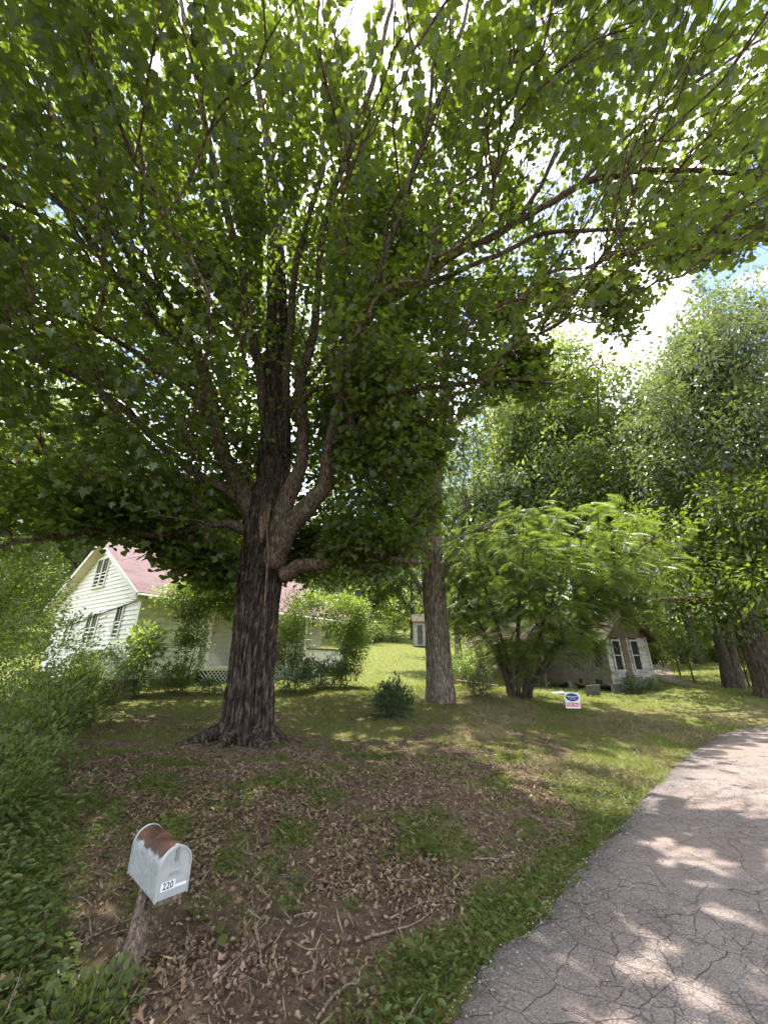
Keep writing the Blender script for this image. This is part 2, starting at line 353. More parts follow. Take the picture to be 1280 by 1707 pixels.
base = m.mix(1, base, m.mix(ck, (.38, .35, .34), (1, 1, 1)), 'MULTIPLY')
MAT['road'] = m.pbr(base, .88, m.bump(m.math('ADD', m.math('MULTIPLY', ck, .5), m.math('MULTIPLY', st, .55)), .8, .012), spec=.25)
tag(link('road', rme, MAT['road']), kind='structure')

# ------------------------------------------------------------------ leaves
def frames(d, n):
    d = d/(np.linalg.norm(d, axis=1)[:, None]+1e-9); x = np.cross(d, n); x /= np.linalg.norm(x, axis=1)[:, None]+1e-9; z = np.cross(x, d)
    return np.stack([x, d, z], 2)    # columns
def inst(TV, TF, pos, Rm, sc):
    V = np.einsum('nij,vj->nvi', Rm, TV)*sc[:, None, None]+pos[:, None]
    n = len(TV); Fc = (TF[None]+(np.arange(len(pos))*n)[:, None, None]).reshape(-1, TF.shape[1])
    return V.reshape(-1, 3), Fc
def merge(parts):
    vs = []; fs = {}; o = 0
    for V, Fc in parts: vs.append(V); fs.setdefault(Fc.shape[1], []).append(Fc+o); o += len(V)
    return np.concatenate(vs), [np.concatenate(x) for x in fs.values()]
_r = [(0, 0), (.20, -.10), (.46, .02), (.30, .20), (.60, .50), (.27, .50), (0, 1.0)]
MAPLE = np.array([(x, y, .22*abs(x)-.12*y*y) for x, y in _r]+[(-x, y, .22*abs(x)-.12*y*y) for x, y in _r[1:6]])
MAPLE_F = np.array([[0, 1, 2, 3, 4, 5, 6], [0, 6, 11, 10, 9, 8, 7]])
MAPLE_LO = np.array([(0, 0, 0), (.42, .05, .09), (.55, .48, .08), (0, 1, -.1), (-.55, .48, .08), (-.42, .05, .09)]); MAPLE_LO_F = np.array([[0, 1, 2, 3], [0, 3, 4, 5]])
OVAL = np.array([(0, 0, 0), (.26, .42, .06), (0, 1, -.06), (-.26, .42, .06)]); OVAL_F = np.array([[0, 1, 2], [0, 2, 3]])
OVAL6 = np.array([(0, 0, 0), (.2, .2, .05), (.24, .55, .04), (0, 1, -.1), (-.24, .55, .04), (-.2, .2, .05)]); OVAL6_F = np.array([[0, 1, 2, 3], [0, 3, 4, 5]])
BLADE = np.array([(-.03, 0, 0), (.03, 0, 0), (.022, .55, .05), (0, 1, .22), (-.022, .55, .05)]); BLADE_F = np.array([[0, 1, 2, 3, 4]])
_c = [(-.5, .0), (-.2, .24), (.2, .20), (.55, 0), (.2, -.22), (-.2, -.2)]
CURL = np.array([(x, y, .25*abs(y)+.22*x*x) for x, y in _c]+[(0, 0, -.05)]); CURL_F = np.array([[0, 1, 6], [1, 2, 6], [2, 3, 6], [3, 4, 6], [4, 5, 6], [5, 0, 6]])
CURL_LO = np.array([(-.5, 0, .1), (0, .24, .14), (.55, 0, .12), (0, -.24, .16)]); CURL_LO_F = np.array([[0, 1, 2], [0, 2, 3]])
def rnorm(n): v = R.normal(size=(n, 3)); return v/np.linalg.norm(v, axis=1)[:, None]
def sprays(tips, tdir, per, rad, size, tilt=.45, flat=.35, droop=.25):
    """leaf positions, frames, sizes: flattish layered sprays round each twig tip"""
    n = len(tips)*per; t = np.repeat(tips, per, 0); td = np.repeat(tdir, per, 0)
    a = R.uniform(0, 2*PI, n); rr = rad*np.sqrt(R.uniform(0, 1, n))
    off = np.stack([np.cos(a)*rr, np.sin(a)*rr, R.normal(0, flat*rad, n)], 1)
    off += -td*(R.uniform(0, 1, n)*rad*.9)[:, None]; off[:, 2] -= .18*rr
    d = off/(np.linalg.norm(off, axis=1)[:, None]+1e-6)+td*.35+rnorm(n)*.5; d[:, 2] -= droop+.1*R.random(n)
    nn = np.array([0, 0, 1.])+rnorm(n)*tilt
    return t+off, frames(d, nn), size*R.uniform(.5, 1.4, n)

# ------------------------------------------------------------------ growing a crown on a traced skeleton
def path3(pts): # (u,v,Y,w) -> world points, radii
    P = np.array([atY(a, b, c) for a, b, c, _ in pts]); dep = proj(P)[2]; r = np.array([x[3] for x in pts])/2/F*dep
    Q = cat(np.column_stack([P, r]), 5); return Q[:, :3], Q[:, 3]
def grow(skel_p, skel_r, root, attr, rtip=.006, wig=.12):
    """attach every attractor to its nearest branch; returns chains [(pts, radii)], tip directions"""
    cap = len(skel_p)+len(attr)*4+10
    P = np.zeros((cap, 3)); par = np.full(cap, -1); load = np.zeros(cap); cur = len(skel_p); P[:cur] = skel_p; rmax = np.full(cap, 1.); rmax[:cur] = skel_r
    dr = np.zeros(cap); dr[:cur] = np.linalg.norm(skel_p-root, axis=1)
    D0 = np.array([np.min(np.sum((skel_p-a)**2, 1)) for a in attr]); order = np.argsort(D0); chains = []; tips = []; tdir = []
    for i in order:
        a = attr[i]; da = np.linalg.norm(a-root); dd = np.sqrt(np.sum((P[:cur]-a)**2, 1))
        cost = dd+np.maximum(0, dr[:cur]-da+.2)*1.2+(P[:cur, 2] > a[2]+.3)*.5*dd
        j = int(np.argmin(cost)); L_ = dd[j]
        if L_ < .12: continue
        k = 4 if L_ > .8 else 3; ts = (np.arange(1, k+1)/k)[:, None]; mid = rnorm(k)*wig*L_*(ts*(1-ts)*2.5); mid[:, 2] += (.10*L_*np.sin(ts[:, 0]*PI))
        pts = P[j]+(a-P[j])*ts+mid; ids = np.arange(cur, cur+k); P[cur:cur+k] = pts; par[cur] = j; par[cur+1:cur+k] = ids[:-1]
        dr[cur:cur+k] = dr[j]+L_*ts[:, 0]; cur += k; chains.append([j]+list(ids)); tips.append(a); d = pts[-1]-(pts[-2]); tdir.append(d/(np.linalg.norm(d)+1e-9))
    for c in chains: load[c[-1]] += 1
    for i in range(cur-1, len(skel_p)-1, -1): load[par[i]] += load[i]
    rad = np.minimum(rtip*np.maximum(load, 1)**.38, .045)
    out = []
    for c in chains:
        r = rad[c].copy(); r[0] = min(r[1]*1.1, rmax[c[0]] if c[0] < len(skel_p) else r[1]*1.1); r[-1] = rtip*.6; out.append((P[c], r))
    return out, np.array(tips), np.array(tdir)
def trunk_mesh(pts, rad, n=96, seg=.035, amp=.035, freq=9., flare=None, twist=.3, root_lobes=6):
    """bark with real furrows: radial ridged noise stretched along the trunk"""
    d = np.concatenate([[0], np.cumsum(np.linalg.norm(np.diff(pts, axis=0), axis=1))]); m_ = int(d[-1]/seg)+2
    s_ = np.linspace(0, d[-1], m_); P = np.stack([np.interp(s_, d, pts[:, i]) for i in range(3)], 1); r = np.interp(s_, d, rad)
    a = np.arange(n)*2*PI/n; A, S = np.meshgrid(a, s_); Rr = r[:, None]*np.ones_like(A)
    if flare is not None:
        fl, hh = flare; ph = R.uniform(0, 2*PI); lob = .5+.5*np.cos(root_lobes*A+ph+.8*np.sin(2*A+1))
        Rr = Rr+fl*np.exp(-S/hh)*(.2+1.15*lob**2)
    r0 = float(np.mean(r)); pn = np.stack([np.cos(A)*freq*r0*1.6, np.sin(A)*freq*r0*1.6, S*1.15], -1)
    wv_ = fbm(pn*.7+5, 2)-.5; pn = pn+wv_[..., None]*.9
    ridge = 1-np.abs(fbm(pn, 2)*2-1)*3.2; ridge = np.clip(ridge, -.6, 1)
    crossn = fbm(np.stack([np.cos(A)*6, np.sin(A)*6, S*7], -1), 2)-.5
    am = amp*np.clip(Rr/r0, .4, 1.6); Rr = Rr-am*np.clip(ridge, 0, 1)+am*.6*crossn
    T = np.gradient(P, axis=0); T /= np.linalg.norm(T, axis=1)[:, None]; x = np.cross(np.array([0, 1., 0]), T); x /= np.linalg.norm(x, axis=1)[:, None]; y = np.cross(T, x)
    V = P[:, None]+Rr[..., None]*(np.cos(A)[..., None]*x[:, None]+np.sin(A)[..., None]*y[:, None])
    i = np.arange(m_-1)[:, None]*n; j = np.arange(n)[None]; k = (j+1) % n
    return V.reshape(-1, 3), np.stack([i+j, i+k, i+n+k, i+n+j], -1).reshape(-1, 4)
def mobj(name, V, polys, mat, root, smooth_=False, kind=None):
    return link(name, npmesh(name, V-np.array(root.location), polys, smooth_), mat, root, kind)

# ---- the big maple
mroot = thing('maple_tree', on(410, 1235, 7.0), 'huge spreading maple with dark furrowed trunk, the one filling the front yard', 'tree')
tp, tr = path3([(412, 1243, 8.0, 92), (416, 1180, 8.0, 84), (420, 1120, 8.0, 78), (427, 1040, 8.0, 75), (434, 960, 8.0, 72), (441, 900, 8., 72), (448, 850, 8, 66), (455, 800, 8, 58), (459, 740, 8, 52), (461, 680, 8, 47), (462, 600, 8, 42), (462, 520, 8, 36), (460, 440, 8, 31), (458, 360, 8, 26), (452, 280, 7.9, 19), (440, 200, 7.7, 13), (425, 120, 7.4, 8)])
mroot.location = tuple(float(x) for x in tp[0]); tp[0][2] -= .25
V, Fq = trunk_mesh(tp, tr*.96, 230, .034, .06, 17, (.50, .26), root_lobes=5); mobj('trunk', V, [Fq], BK['maple'], mroot, True)
for a_, L_, r_ in ((3.5, 1.0, .17), (2.75, .75, .12), (4.3, .85, .15), (5.25, .8, .14), (6.1, .75, .13), (1.2, .7, .12)):
    q_ = []
    for t_ in np.linspace(0, 1, 7): x_, y_ = tp[0, 0]+math.cos(a_+.25*t_)*(.36+L_*t_), tp[0, 1]+math.sin(a_+.25*t_)*(.36+L_*t_); q_.append((x_, y_, float(H(np.array([x_]), np.array([y_]))[0])+.20*(1-t_)**2.2-.06*t_))
    V, Fq = trunk_mesh(np.array(q_), r_*np.linspace(1, .22, 7), 40, .03, .02, 10); mobj('root', V, [Fq], BK['maple'], mroot, True)
LIMBS = [
 [(428, 880, 8, 34), (412, 840, 7.9, 30), (393, 800, 7.8, 27), (368, 745, 7.7, 24), (352, 670, 7.5, 22), (338, 610, 7.3, 19), (305, 550, 7, 15), (255, 475, 6.5, 14), (205, 410, 6.1, 13), (170, 340, 5.7, 12), (130, 265, 5.2, 11), (80, 175, 4.7, 10), (30, 75, 4.2, 8), (-40, 10, 3.8, 6)],
 [(352, 690, 7.6, 14), (310, 650, 7.5, 13), (262, 615, 7.2, 11), (210, 580, 6.9, 9), (140, 540, 6.5, 8), (60, 520, 6.1, 6), (-40, 500, 5.6, 4)],
 [(422, 860, 8, 20), (395, 832, 7.9, 18), (330, 790, 7.6, 15), (262, 735, 7.3, 13), (200, 675, 7, 12), (140, 635, 6.6, 10), (60, 600, 6.2, 8), (-30, 565, 5.8, 5)],
 [(418, 890, 8, 18), (380, 873, 7.8, 15), (340, 880, 7.5, 12), (270, 893, 7, 11), (190, 884, 6.6, 10), (100, 893, 6.2, 8), (20, 905, 5.8, 6), (-60, 925, 5.4, 4)],
 [(452, 945, 7.85, 44), (468, 900, 7.7, 40), (492, 868, 7.6, 34), (520, 838, 7.5, 29), (541, 808, 7.4, 24), (549, 740, 7.2, 18), (565, 670, 7, 14), (590, 590, 6.7, 13), (612, 520, 6.3, 12), (640, 430, 5.9, 12), (672, 340, 5.5, 11), (697, 260, 5.1, 10), (735, 160, 4.6, 9), (765, 60, 4.2, 7), (790, -30, 3.8, 5)],
 [(560, 690, 7.1, 13), (600, 560, 6.9, 14), (645, 500, 6.8, 13), (740, 437, 6.6, 12), (860, 372, 6.4, 12), (960, 312, 6.2, 11), (1050, 286, 6., 10), (1150, 281, 5.9, 8), (1240, 287, 5.8, 7), (1330, 265, 5.6, 5)],
 [(458, 900, 7.75, 30), (478, 830, 7.7, 30), (500, 775, 7.7, 22), (505, 700, 7.7, 18), (500, 640, 7.6, 19), (520, 570, 7.4, 16), (530, 500, 7.1, 13), (535, 400, 6.6, 11), (562, 300, 6.1, 11), (600, 200, 5.6, 10), (632, 100, 5.0, 8), (655, -10, 4.4, 6)],
 [(450, 740, 8, 18), (438, 680, 7.9, 16), (430, 610, 7.7, 15), (420, 540, 7.4, 14), (402, 450, 7, 13), (378, 350, 6.4, 12), (352, 250, 5.8, 11), (330, 150, 5.2, 10), (312, 60, 4.6, 8), (295, -30, 4.2, 6)],
 [(470, 690, 7.9, 16), (478, 600, 7.8, 15), (486, 520, 7.6, 13), (498, 430, 7.2, 11), (512, 370, 6.9, 10), (538, 280, 6.4, 9), (530, 200, 6., 7), (520, 100, 5.5, 5)],
 [(470, 960, 7.8, 27), (500, 947, 7.7, 24), (545, 938, 7.5, 20), (590, 925, 7.2, 17), (640, 928, 6.9, 13), (700, 940, 6.6, 8)],
 [(335, 610, 7.3, 11), (290, 570, 7, 12), (240, 520, 6.6, 12), (180, 440, 6.1, 12), (110, 350, 5.6, 12), (50, 300, 5.2, 10), (-30, 250, 4.8, 8)],
 [(180, 440, 6.1, 8), (110, 385, 5.8, 8), (40, 345, 5.4, 7), (-40, 320, 5., 5)],
 [(300, 560, 7, 9), (262, 470, 6.7, 8), (240, 370, 6.2, 8), (235, 260, 5.6, 8), (215, 150, 5., 7), (180, 40, 4.5, 5)],
 [(645, 500, 6.8, 10), (720, 470, 6.7, 9), (830, 425, 6.5, 8), (905, 388, 6.3, 7), (1000, 385, 6.1, 6), (1120, 376, 5.9, 4)],
 [(860, 372, 6.4, 8), (910, 290, 6., 7), (940, 200, 5.6, 6), (930, 110, 5.2, 5), (900, 20, 4.8, 4)],
 [(960, 312, 6.2, 8), (1030, 240, 5.8, 7), (1110, 170, 5.4, 6), (1200, 110, 5., 5), (1290, 50, 4.7, 4)],
 [(697, 260, 5.1, 7), (715, 200, 4.9, 7), (722, 110, 4.6, 6), (750, 20, 4.2, 5)],
 [(549, 740, 7.2, 11), (600, 690, 7.1, 9), (670, 655, 6.9, 8), (760, 640, 6.7, 7), (860, 632, 6.5, 5), (930, 640, 6.3, 4)],
 [(470, 700, 8, 14), (510, 640, 8.3, 12), (580, 560, 8.8, 10), (680, 480, 9.4, 8), (780, 430, 10, 6)],
 [(455, 640, 8, 13), (400, 560, 8.6, 11), (320, 470, 9.3, 9), (230, 400, 10, 7)],
 [(460, 560, 8, 12), (455, 450, 9, 10), (500, 330, 10, 8), (560, 250, 10.8, 6)],
 [(490, 700, 7.8, 12), (520, 650, 7.4, 10), (600, 640, 6.9, 8), (660, 620, 6.3, 6)]]
sk = [tp[20:]]; sr = [tr[20:]]
for l in LIMBS:
    p, r = path3(l); mb = MB(); jit = (np.stack([n2(p[:, 0], p[:, 2], 1.7, 2, k*5.) for k in range(3)], 1)-.5)*np.minimum(.16, 2.5*r[:, None]); jit[:4] = 0; p = p+jit
    rr = r*(1+.25*(n2(p[:, 2], p[:, 0], 3., 2)-.5)); mb.tube(p, rr, 12); mb.build('limb', BK['limb'], mroot, True); sk.append(p[6:]); sr.append(r[6:])
# torn bark strip and broken stub on the trunk
mb = MB()
for k in range(7):
    a_ = atY(436+k*2, 905-6*k, 7.6); b_ = atY(433+k*2.5+R.uniform(-2, 2), 872-4*k, 7.52); c_ = atY(434+k*3+R.uniform(-4, 4), 852-6*R.random(), 7.45)
    mb.tube(cat([a_, b_, c_], 4), np.linspace(.03, .003, 9), 6)
mb.build('torn_stub', BK['torn'], mroot, True)
mb = MB(); mb.tube(cat([atY(441, 1010, 7.52), atY(444, 960, 7.5), atY(447, 920, 7.48), atY(445, 880, 7.46), atY(450, 840, 7.45)], 4), np.array([.006]+[.016]*15+[.01]), 7); mb.build('bare_wood_strip', BK['torn'], mroot, True)
MASK = [(-900, -1600), (-900, 990), (-60, 945), (60, 915), (200, 905), (250, 940), (300, 978), (380, 992), (480, 965), (560, 985), (640, 985), (700, 965), (745, 890), (735, 800), (780, 720), (850, 655), (905, 705), (965, 690), (990, 650), (925, 600), (905, 560), (930, 525), (975, 535), (1000, 610), (1065, 635), (1080, 560), (1095, 500), (1150, 455), (1230, 440), (1300, 420), (1800, 380), (1800, -1600)]
HOLES = [(985, 415, 26), (735, 150, 14), (110, 660, 20), (90, 345, 22), (260, 110, 24), (215, 300, 14), (40, 170, 14), (1010, 150, 16), (720, 285, 10)]
def maple_ok(P):
    u, v, d = proj(P); inf = d > .3; j1 = 110*(vnoise(P*2.2+3)-.5)+R.normal(0, 14, len(P)); j2 = 110*(vnoise(P*2.2+33)-.5)+R.normal(0, 14, len(P)); ok = ~inf | (inpoly(u+j1, v+.7*j2, MASK) & (inpoly(u, v, MASK) | (R.random(len(P)) < .35)))
    for a, b, r in HOLES: ok &= ~(inf & ((u-a+.35*j1)**2+(v-b+.35*j2)**2 < r*r))
    dist = np.linalg.norm(P-np.array([0, 0, EYE]), axis=1); ok &= (dist > 6.)
    # a clear view of the trunk and its forks
    tz = inf & (d < 8.3) & inpoly(u, v, [(385, 985), (405, 760), (425, 500), (440, 380), (500, 380), (520, 520), (560, 640), (560, 820), (510, 985)])
    ok &= ~(tz & (R.random(len(P)) < .92))
    return ok
_hit = np.full((440, 340), 0.)   # where a traced limb passes, with its distance
for l in [[(a, b, c, d_) for a, b, c, d_ in zip(*[x for x in (proj(tp[5:])[0], proj(tp[5:])[1], tp[5:, 1], np.full(len(tp)-5, 30.))])]]+LIMBS:
    if l in LIMBS: p_, r_ = path3(l)
    else: p_, r_ = tp[5:], tr[5:]
    t_ = np.linspace(0, len(p_)-1, len(p_)*12); p_ = np.stack([np.interp(t_, np.arange(len(p_)), p_[:, i]) for i in range(3)], 1); r_ = np.interp(t_, np.arange(len(r_)), r_)
    u_, v_, d_ = proj(p_)
    for a, b, c, r1_ in zip(u_, v_, d_, r_):
        w_ = int((r1_*F/max(c, .5)+5)/4)+0
        i0, j0 = int((b+40)/4), int((a+40)/4)
        if 0 <= i0 < 440 and 0 <= j0 < 340: sl_ = _hit[max(0, i0-w_):i0+w_+1, max(0, j0-w_):j0+w_+1]; np.maximum(sl_, c, out=sl_)
def limb_clear(P, pr):
    u, v, d = proj(P); i = np.clip(((v+40)/4).astype(int), 0, 439); j = np.clip(((u+40)/4).astype(int), 0, 339); inf = (u > -39) & (u < 1319) & (v > -39) & (v < 1715) & (d > .3)
    return ~(inf & (d < _hit[i, j]) & (R.random(len(P)) < pr))
def sunny(P):      # gaps in the canopy, strung along the sun's direction, that let light through
    g = P-np.array(sd)[None]*(P[:, 2]/sd.z)[:, None]; x, y = g[:, 0], g[:, 1]
    n = .4*n2(x, y, 1.5, 2, 70.)+.6*n2(x, y, 5.5, 2, 90.)
    pr = .05+.6*smooth(.1, -.6, road_sd(x, y))*smooth(5.5, 3.8, y)+.22*smooth(1.2, 3.4, x)*smooth(3.5, 5, y)+.15*smooth(7, 9, y)+1.1*smooth(1.0, 2.4, x)*smooth(4.6, 6., y)*smooth(15.5, 13.5, y)+.38*smooth(-4.5, -6, x)*smooth(4, 6, y)+.45*smooth(-2.5, -1, x)*smooth(5, 6.5, y)*smooth(10, 9, y)
    return n > .70-.34*np.clip(pr, 0, .85)
def crown_pts(n, c, rad, ok, zmin, shell=.35, hole=.42, hs=.55):
    out = []; 
    while sum(map(len, out)) < n:
        d = rnorm(n); r = R.uniform(0, 1, n)**shell; P = c+d*(r*(.62+.76*vnoise(d*2.6+float(np.sum(c)))))[:, None]*rad*1.04
        P[:, 2] = np.maximum(P[:, 2], zmin(P)+.0*r) if False else P[:, 2]
        k = (P[:, 2] > zmin(P)) & (fbm(P*hs+9, 2) > hole)
        P = P[k]; P = P[ok(P)] if ok else P; out.append(P)
    return np.concatenate(out)[:n]
mc = np.array([-1.2, 5.6, 6.2])
zb = lambda P: 3.0+.0*P[:, 0]+.9*smooth(3, 9, np.hypot(P[:, 0]-mc[0], P[:, 1]-8))+1.6*smooth(5.5, 2.5, P[:, 1])
A_ = crown_pts(4300, mc, np.array([10.5, 8.8, 9.8]), maple_ok, zb, .40)
extra = []
for u, v, Y, s, n in ((715, 760, 7.4, .6, 50), (700, 860, 7.3, .5, 40), (630, 905, 6.8, .75, 90), (600, 640, 7, .8, 70), (640, 720, 7.2, .8, 60), (560, 900, 8.8, .9, 60), (150, 850, 6.4, 1.1, 70), (300, 925, 7.4, .8, 70), (360, 955, 7.4, .6, 50), (1020, 490, 7.5, .95, 55), (880, 600, 7.2, .9, 80), (1010, 545, 7.7, 1.0, 80), (930, 590, 7.6, .9, 70), (1050, 480, 7.4, .9, 60), (860, 660, 7.4, .6, 40), (960, 470, 7.4, .9, 80), (1100, 420, 7, .9, 80), (1200, 390, 6.8, .9, 80), (1260, 340, 6.5, .9, 60), (1230, 430, 6.9, .7, 50), (830, 520, 8, 1.2, 90), (930, 640, 7.2, .6, 30), (320, 830, 9.2, .9, 50)):
    extra.append(atY(u, v, Y)+R.normal(0, s*.5, (n, 3))*np.array([1, 1, .8]))
ex = np.concatenate(extra); u_, v_, _ = proj(ex); ex = ex[inpoly(u_, v_, MASK)]
A_ = np.concatenate([A_, ex])
u_, v_, d_ = proj(A_); cu = np.arange(-40, 1320, 70); fill = []      # thicken the parts of the crown that came out thin
for a in cu:
    for b in np.arange(-60, 960, 70):
        c_ = ((u_ > a) & (u_ < a+70) & (v_ > b) & (v_ < b+70) & (d_ > 0)).sum(); need = int((15 if a < 560 else 27 if b < 480 else 18)-c_)
        if need > 0:
            q = np.stack([atY(R.uniform(a, a+70), R.uniform(b, b+70), 3.4+4.6*min(1, max(0, b/700))+R.uniform(0, 3.2)) for _ in range(need)]); q = q[(q[:, 2] < 16) & (q[:, 2] > 3.3)]; fill.append(q)
fill = np.concatenate(fill); A_ = np.concatenate([A_, fill[maple_ok(fill)]])
ch, tips, td = grow(np.concatenate(sk), np.concatenate(sr), tp[20], A_, .0055)
mb = MB()
for p, r in ch: mb.tube(p, r, 5 if r[0] > .012 else 3, False)
mb.build('twigs', BK['limb'], mroot, False, 'stuff')
lp, lR, ls = sprays(tips, td, 46, .50, .106, .5, .24)
k = maple_ok(lp) & (lp[:, 2] > 2.7) & limb_clear(lp, .8) & ~sunny(lp); lp, lR, ls = lp[k], lR[k], ls[k]
dist = np.linalg.norm(lp-np.array([0, 0, EYE]), axis=1); order = np.argsort(dist/ls+1e3*(np.abs(proj(lp)[0]-640) > 640)+1e3*(np.abs(proj(lp)[1]-853) > 853)+1e3*(proj(lp)[2] < 0))
big, rest = order[:300], order[300:]
near = rest[dist[rest] < 6.8]; farl = rest[dist[rest] >= 6.8]
V, fs = merge([inst(MAPLE, MAPLE_F, lp[near], lR[near], ls[near]), inst(MAPLE_LO, MAPLE_LO_F, lp[farl], lR[farl], ls[farl])])
mobj('crown', V, fs, LM['maple'], mroot, False, 'stuff')
lm = npmesh('leaf', MAPLE, [MAPLE_F]); lm.materials.append(LM['maple'])
for i in big:
    o = bpy.data.objects.new('leaf', lm); C.objects.link(o); o.parent = mroot
    Mx = Matrix(lR[i].tolist()).to_4x4(); o.matrix_local = Matrix.Translation(Vector((lp[i]-np.array(mroot.location)).tolist())) @ Mx @ Matrix.Scale(float(ls[i]), 4)
print('maple leaves', len(lp))

# ---- generic traced tree
def traced(name, base, label, catg, limbs, trunk, bark, leafm, cen, rad, ntip, per, srad, size, ok=None, zmin=None, tmpl=(OVAL, OVAL_F), amp=.03, flare=(.18, .3), hole=.4, shell=.5, group=None):
    tp, tr = path3(trunk); root = thing(name, tp[0], label, catg, group); tp[0][2] -= .3
    V, Fq = trunk_mesh(tp, tr, 100, .05, amp, 10, flare); mobj('trunk', V, [Fq], bark, root, True); sk = [tp[8:]]; sr = [tr[8:]]
    for l in limbs:
        p, r = path3(l); MB().tube(p, r, 9).build('limb', bark, root, True); sk.append(p[3:]); sr.append(r[3:])
    A_ = crown_pts(ntip, np.array(cen, float), np.array(rad, float), ok, zmin or (lambda P: np.full(len(P), -9.)), shell, hole)
    ch, tips, td = grow(np.concatenate(sk), np.concatenate(sr), tp[8], A_, .007); mb = MB()
    for p, r in ch: mb.tube(p, r, 4 if r[0] > .014 else 3, False)
    mb.build('twigs', bark, root, False, 'stuff'); lp, lR, ls = sprays(tips, td, per, srad, size, .6, .5)
    k = ok(lp) & (~sunny(lp) if name == 'shade_tree' else True); lp, lR, ls = lp[k], lR[k], ls[k]
    V, fs = merge([inst(tmpl[0], tmpl[1], lp, lR, ls)]); mobj('crown', V, fs, leafm, root, False, 'stuff'); return root
def masker(poly, holes=()):
    def f(P):
        u, v, d = proj(P); j = 90*(vnoise(P*1.1+7)-.5)+R.normal(0, 7, len(P)); k = (d > .3) & inpoly(u+j, v+j*.6, poly) | (u > 1290) | (u < -10) | (v < -10)
        for a, b, r in holes: k &= ~((u-a)**2+(v-b)**2 < r*r)
        return k
    return f
traced('shade_tree', None, 'tall straight shade tree with pale grey ridged bark, between the maple and the feathery tree', 'tree',
    [[(716, 880, 12.7, 22), (706, 820, 12.8, 20), (702, 765, 12.8, 16), (690, 690, 12.9, 10), (660, 610, 13, 6)],
     [(741, 960, 12.7, 12), (752, 930, 12.6, 10), (790, 890, 12.4, 8), (850, 860, 12, 6), (920, 845, 11.6, 4)],
     [(735, 740, 12.7, 14), (780, 680, 12.9, 9), (830, 600, 13, 6), (880, 540, 13, 4)],
     [(703, 985, 12.7, 9), (680, 950, 12.6, 6), (650, 925, 12.6, 4)]],
    [(735, 1172, 12.7, 50), (732, 1120, 12.7, 44), (727, 1040, 12.7, 40), (722, 960, 12.7, 38), (719, 900, 12.7, 34), (722, 830, 12.7, 27), (728, 760, 12.7, 23), (736, 700, 12.7, 19), (742, 620, 12.8, 14), (748, 540, 12.9, 9), (750, 470, 13, 6)],
    BK['ash'], LM['ash'], (2.2, 12.6, 10.8), (4.8, 4., 5.6), 620, 38, .6, .20,
    masker([(560, 200), (560, 960), (690, 960), (700, 780), (760, 800), (700, 1000), (780, 990), (790, 900), (830, 700), (905, 640), (930, 500), (900, 300), (900, 200)], [(905, 590, 50)]), lambda P: np.full(len(P), 4.2))

# right: dark leaning tree, tall silvery tree, twin-trunk tree
traced('leaning_tree', None, 'dark leaning tree at the right edge, beyond the bend of the road', 'tree',
    [[(1240, 1040, 15.3, 22), (1190, 1010, 15, 14), (1120, 1000, 14.6, 9), (1050, 1005, 14.2, 5)], [(1225, 980, 15.2, 18), (1170, 930, 15, 11), (1100, 900, 14.6, 6)], [(1230, 1000, 15.2, 20), (1270, 900, 14.8, 14), (1330, 820, 14.4, 8)]],
    [(1292, 1165, 15.5, 52), (1280, 1130, 15.5, 44), (1262, 1085, 15.4, 40), (1243, 1040, 15.3, 36), (1228, 990, 15.2, 30), (1215, 920, 15.2, 24), (1210, 820, 15.2, 18), (1215, 720, 15.3, 12), (1230, 620, 15.4, 8)],
    BK['dark'], LM['maple'], (13.2, 14.3, 7.2), (5.6, 4.2, 4.6), 760, 36, .6, .19, masker([(1010, 900), (1060, 830), (1120, 800), (1300, 780), (1300, 1100), (1215, 1075), (1120, 1062), (1075, 1035), (1010, 1010)]), lambda P: np.full(len(P), 2.6), hole=.46)
traced('silvery_tree', None, 'tall tree with small silvery leaves rising at the upper right against the sky', 'tree',
    [[(1290, 800, 17, 16), (1240, 700, 16.6, 10), (1200, 600, 16.2, 6)], [(1300, 900, 17.2, 16), (1220, 850, 16.6, 10), (1140, 780, 16, 6)]],
    [(1335, 1150, 18, 32), (1325, 1050, 18, 27), (1318, 950, 17.8, 23), (1310, 850, 17.5, 18), (1300, 740, 17, 13), (1290, 620, 16.8, 8), (1285, 520, 16.6, 4)],
    BK['dark'], LM['locust'], (16.5, 17, 13.5), (6.8, 5.5, 8.8), 1600, 42, .62, .22, masker([(1300, 380), (1240, 430), (1150, 470), (1130, 540), (1085, 620), (1030, 650), (1040, 720), (1060, 900), (1300, 950)]), lambda P: np.full(len(P), 4.), hole=.45)
mb = None
rt = thing('twin_trunk_tree', on(1213, 1142, 20), 'grey tree with two trunks from one base, standing beside the far lawn', 'tree')
bp = np.array(rt.location)
for tops in ([(1218, 1143, 22, 24), (1206, 1095, 22, 16), (1196, 1060, 22, 14), (1188, 1020, 22, 11), (1175, 940, 22, 7)], [(1226, 1143, 22, 28), (1219, 1100, 22, 20), (1209, 1055, 22, 18), (1205, 1010, 22, 15), (1210, 900, 22, 9)]):
    p, r = path3(tops); p[0][2] -= .2; V, Fq = trunk_mesh(p, r, 48, .07, .02, 10, (.06, .2)); mobj('trunk', V, [Fq], BK['dark'], rt, True)
A_ = crown_pts(380, np.array([17.5, 21.5, 8.5]), np.array([4.5, 4, 4.]), None, lambda P: np.full(len(P), 4.4), .5, .38)
p1, r1 = path3([(1205, 1010, 22, 18), (1210, 900, 22, 10), (1212, 800, 22, 5)]); ch, tips, td = grow(p1, r1, p1[0], A_, .008); mb = MB()
for p, r in ch: mb.tube(p, r, 3, False)
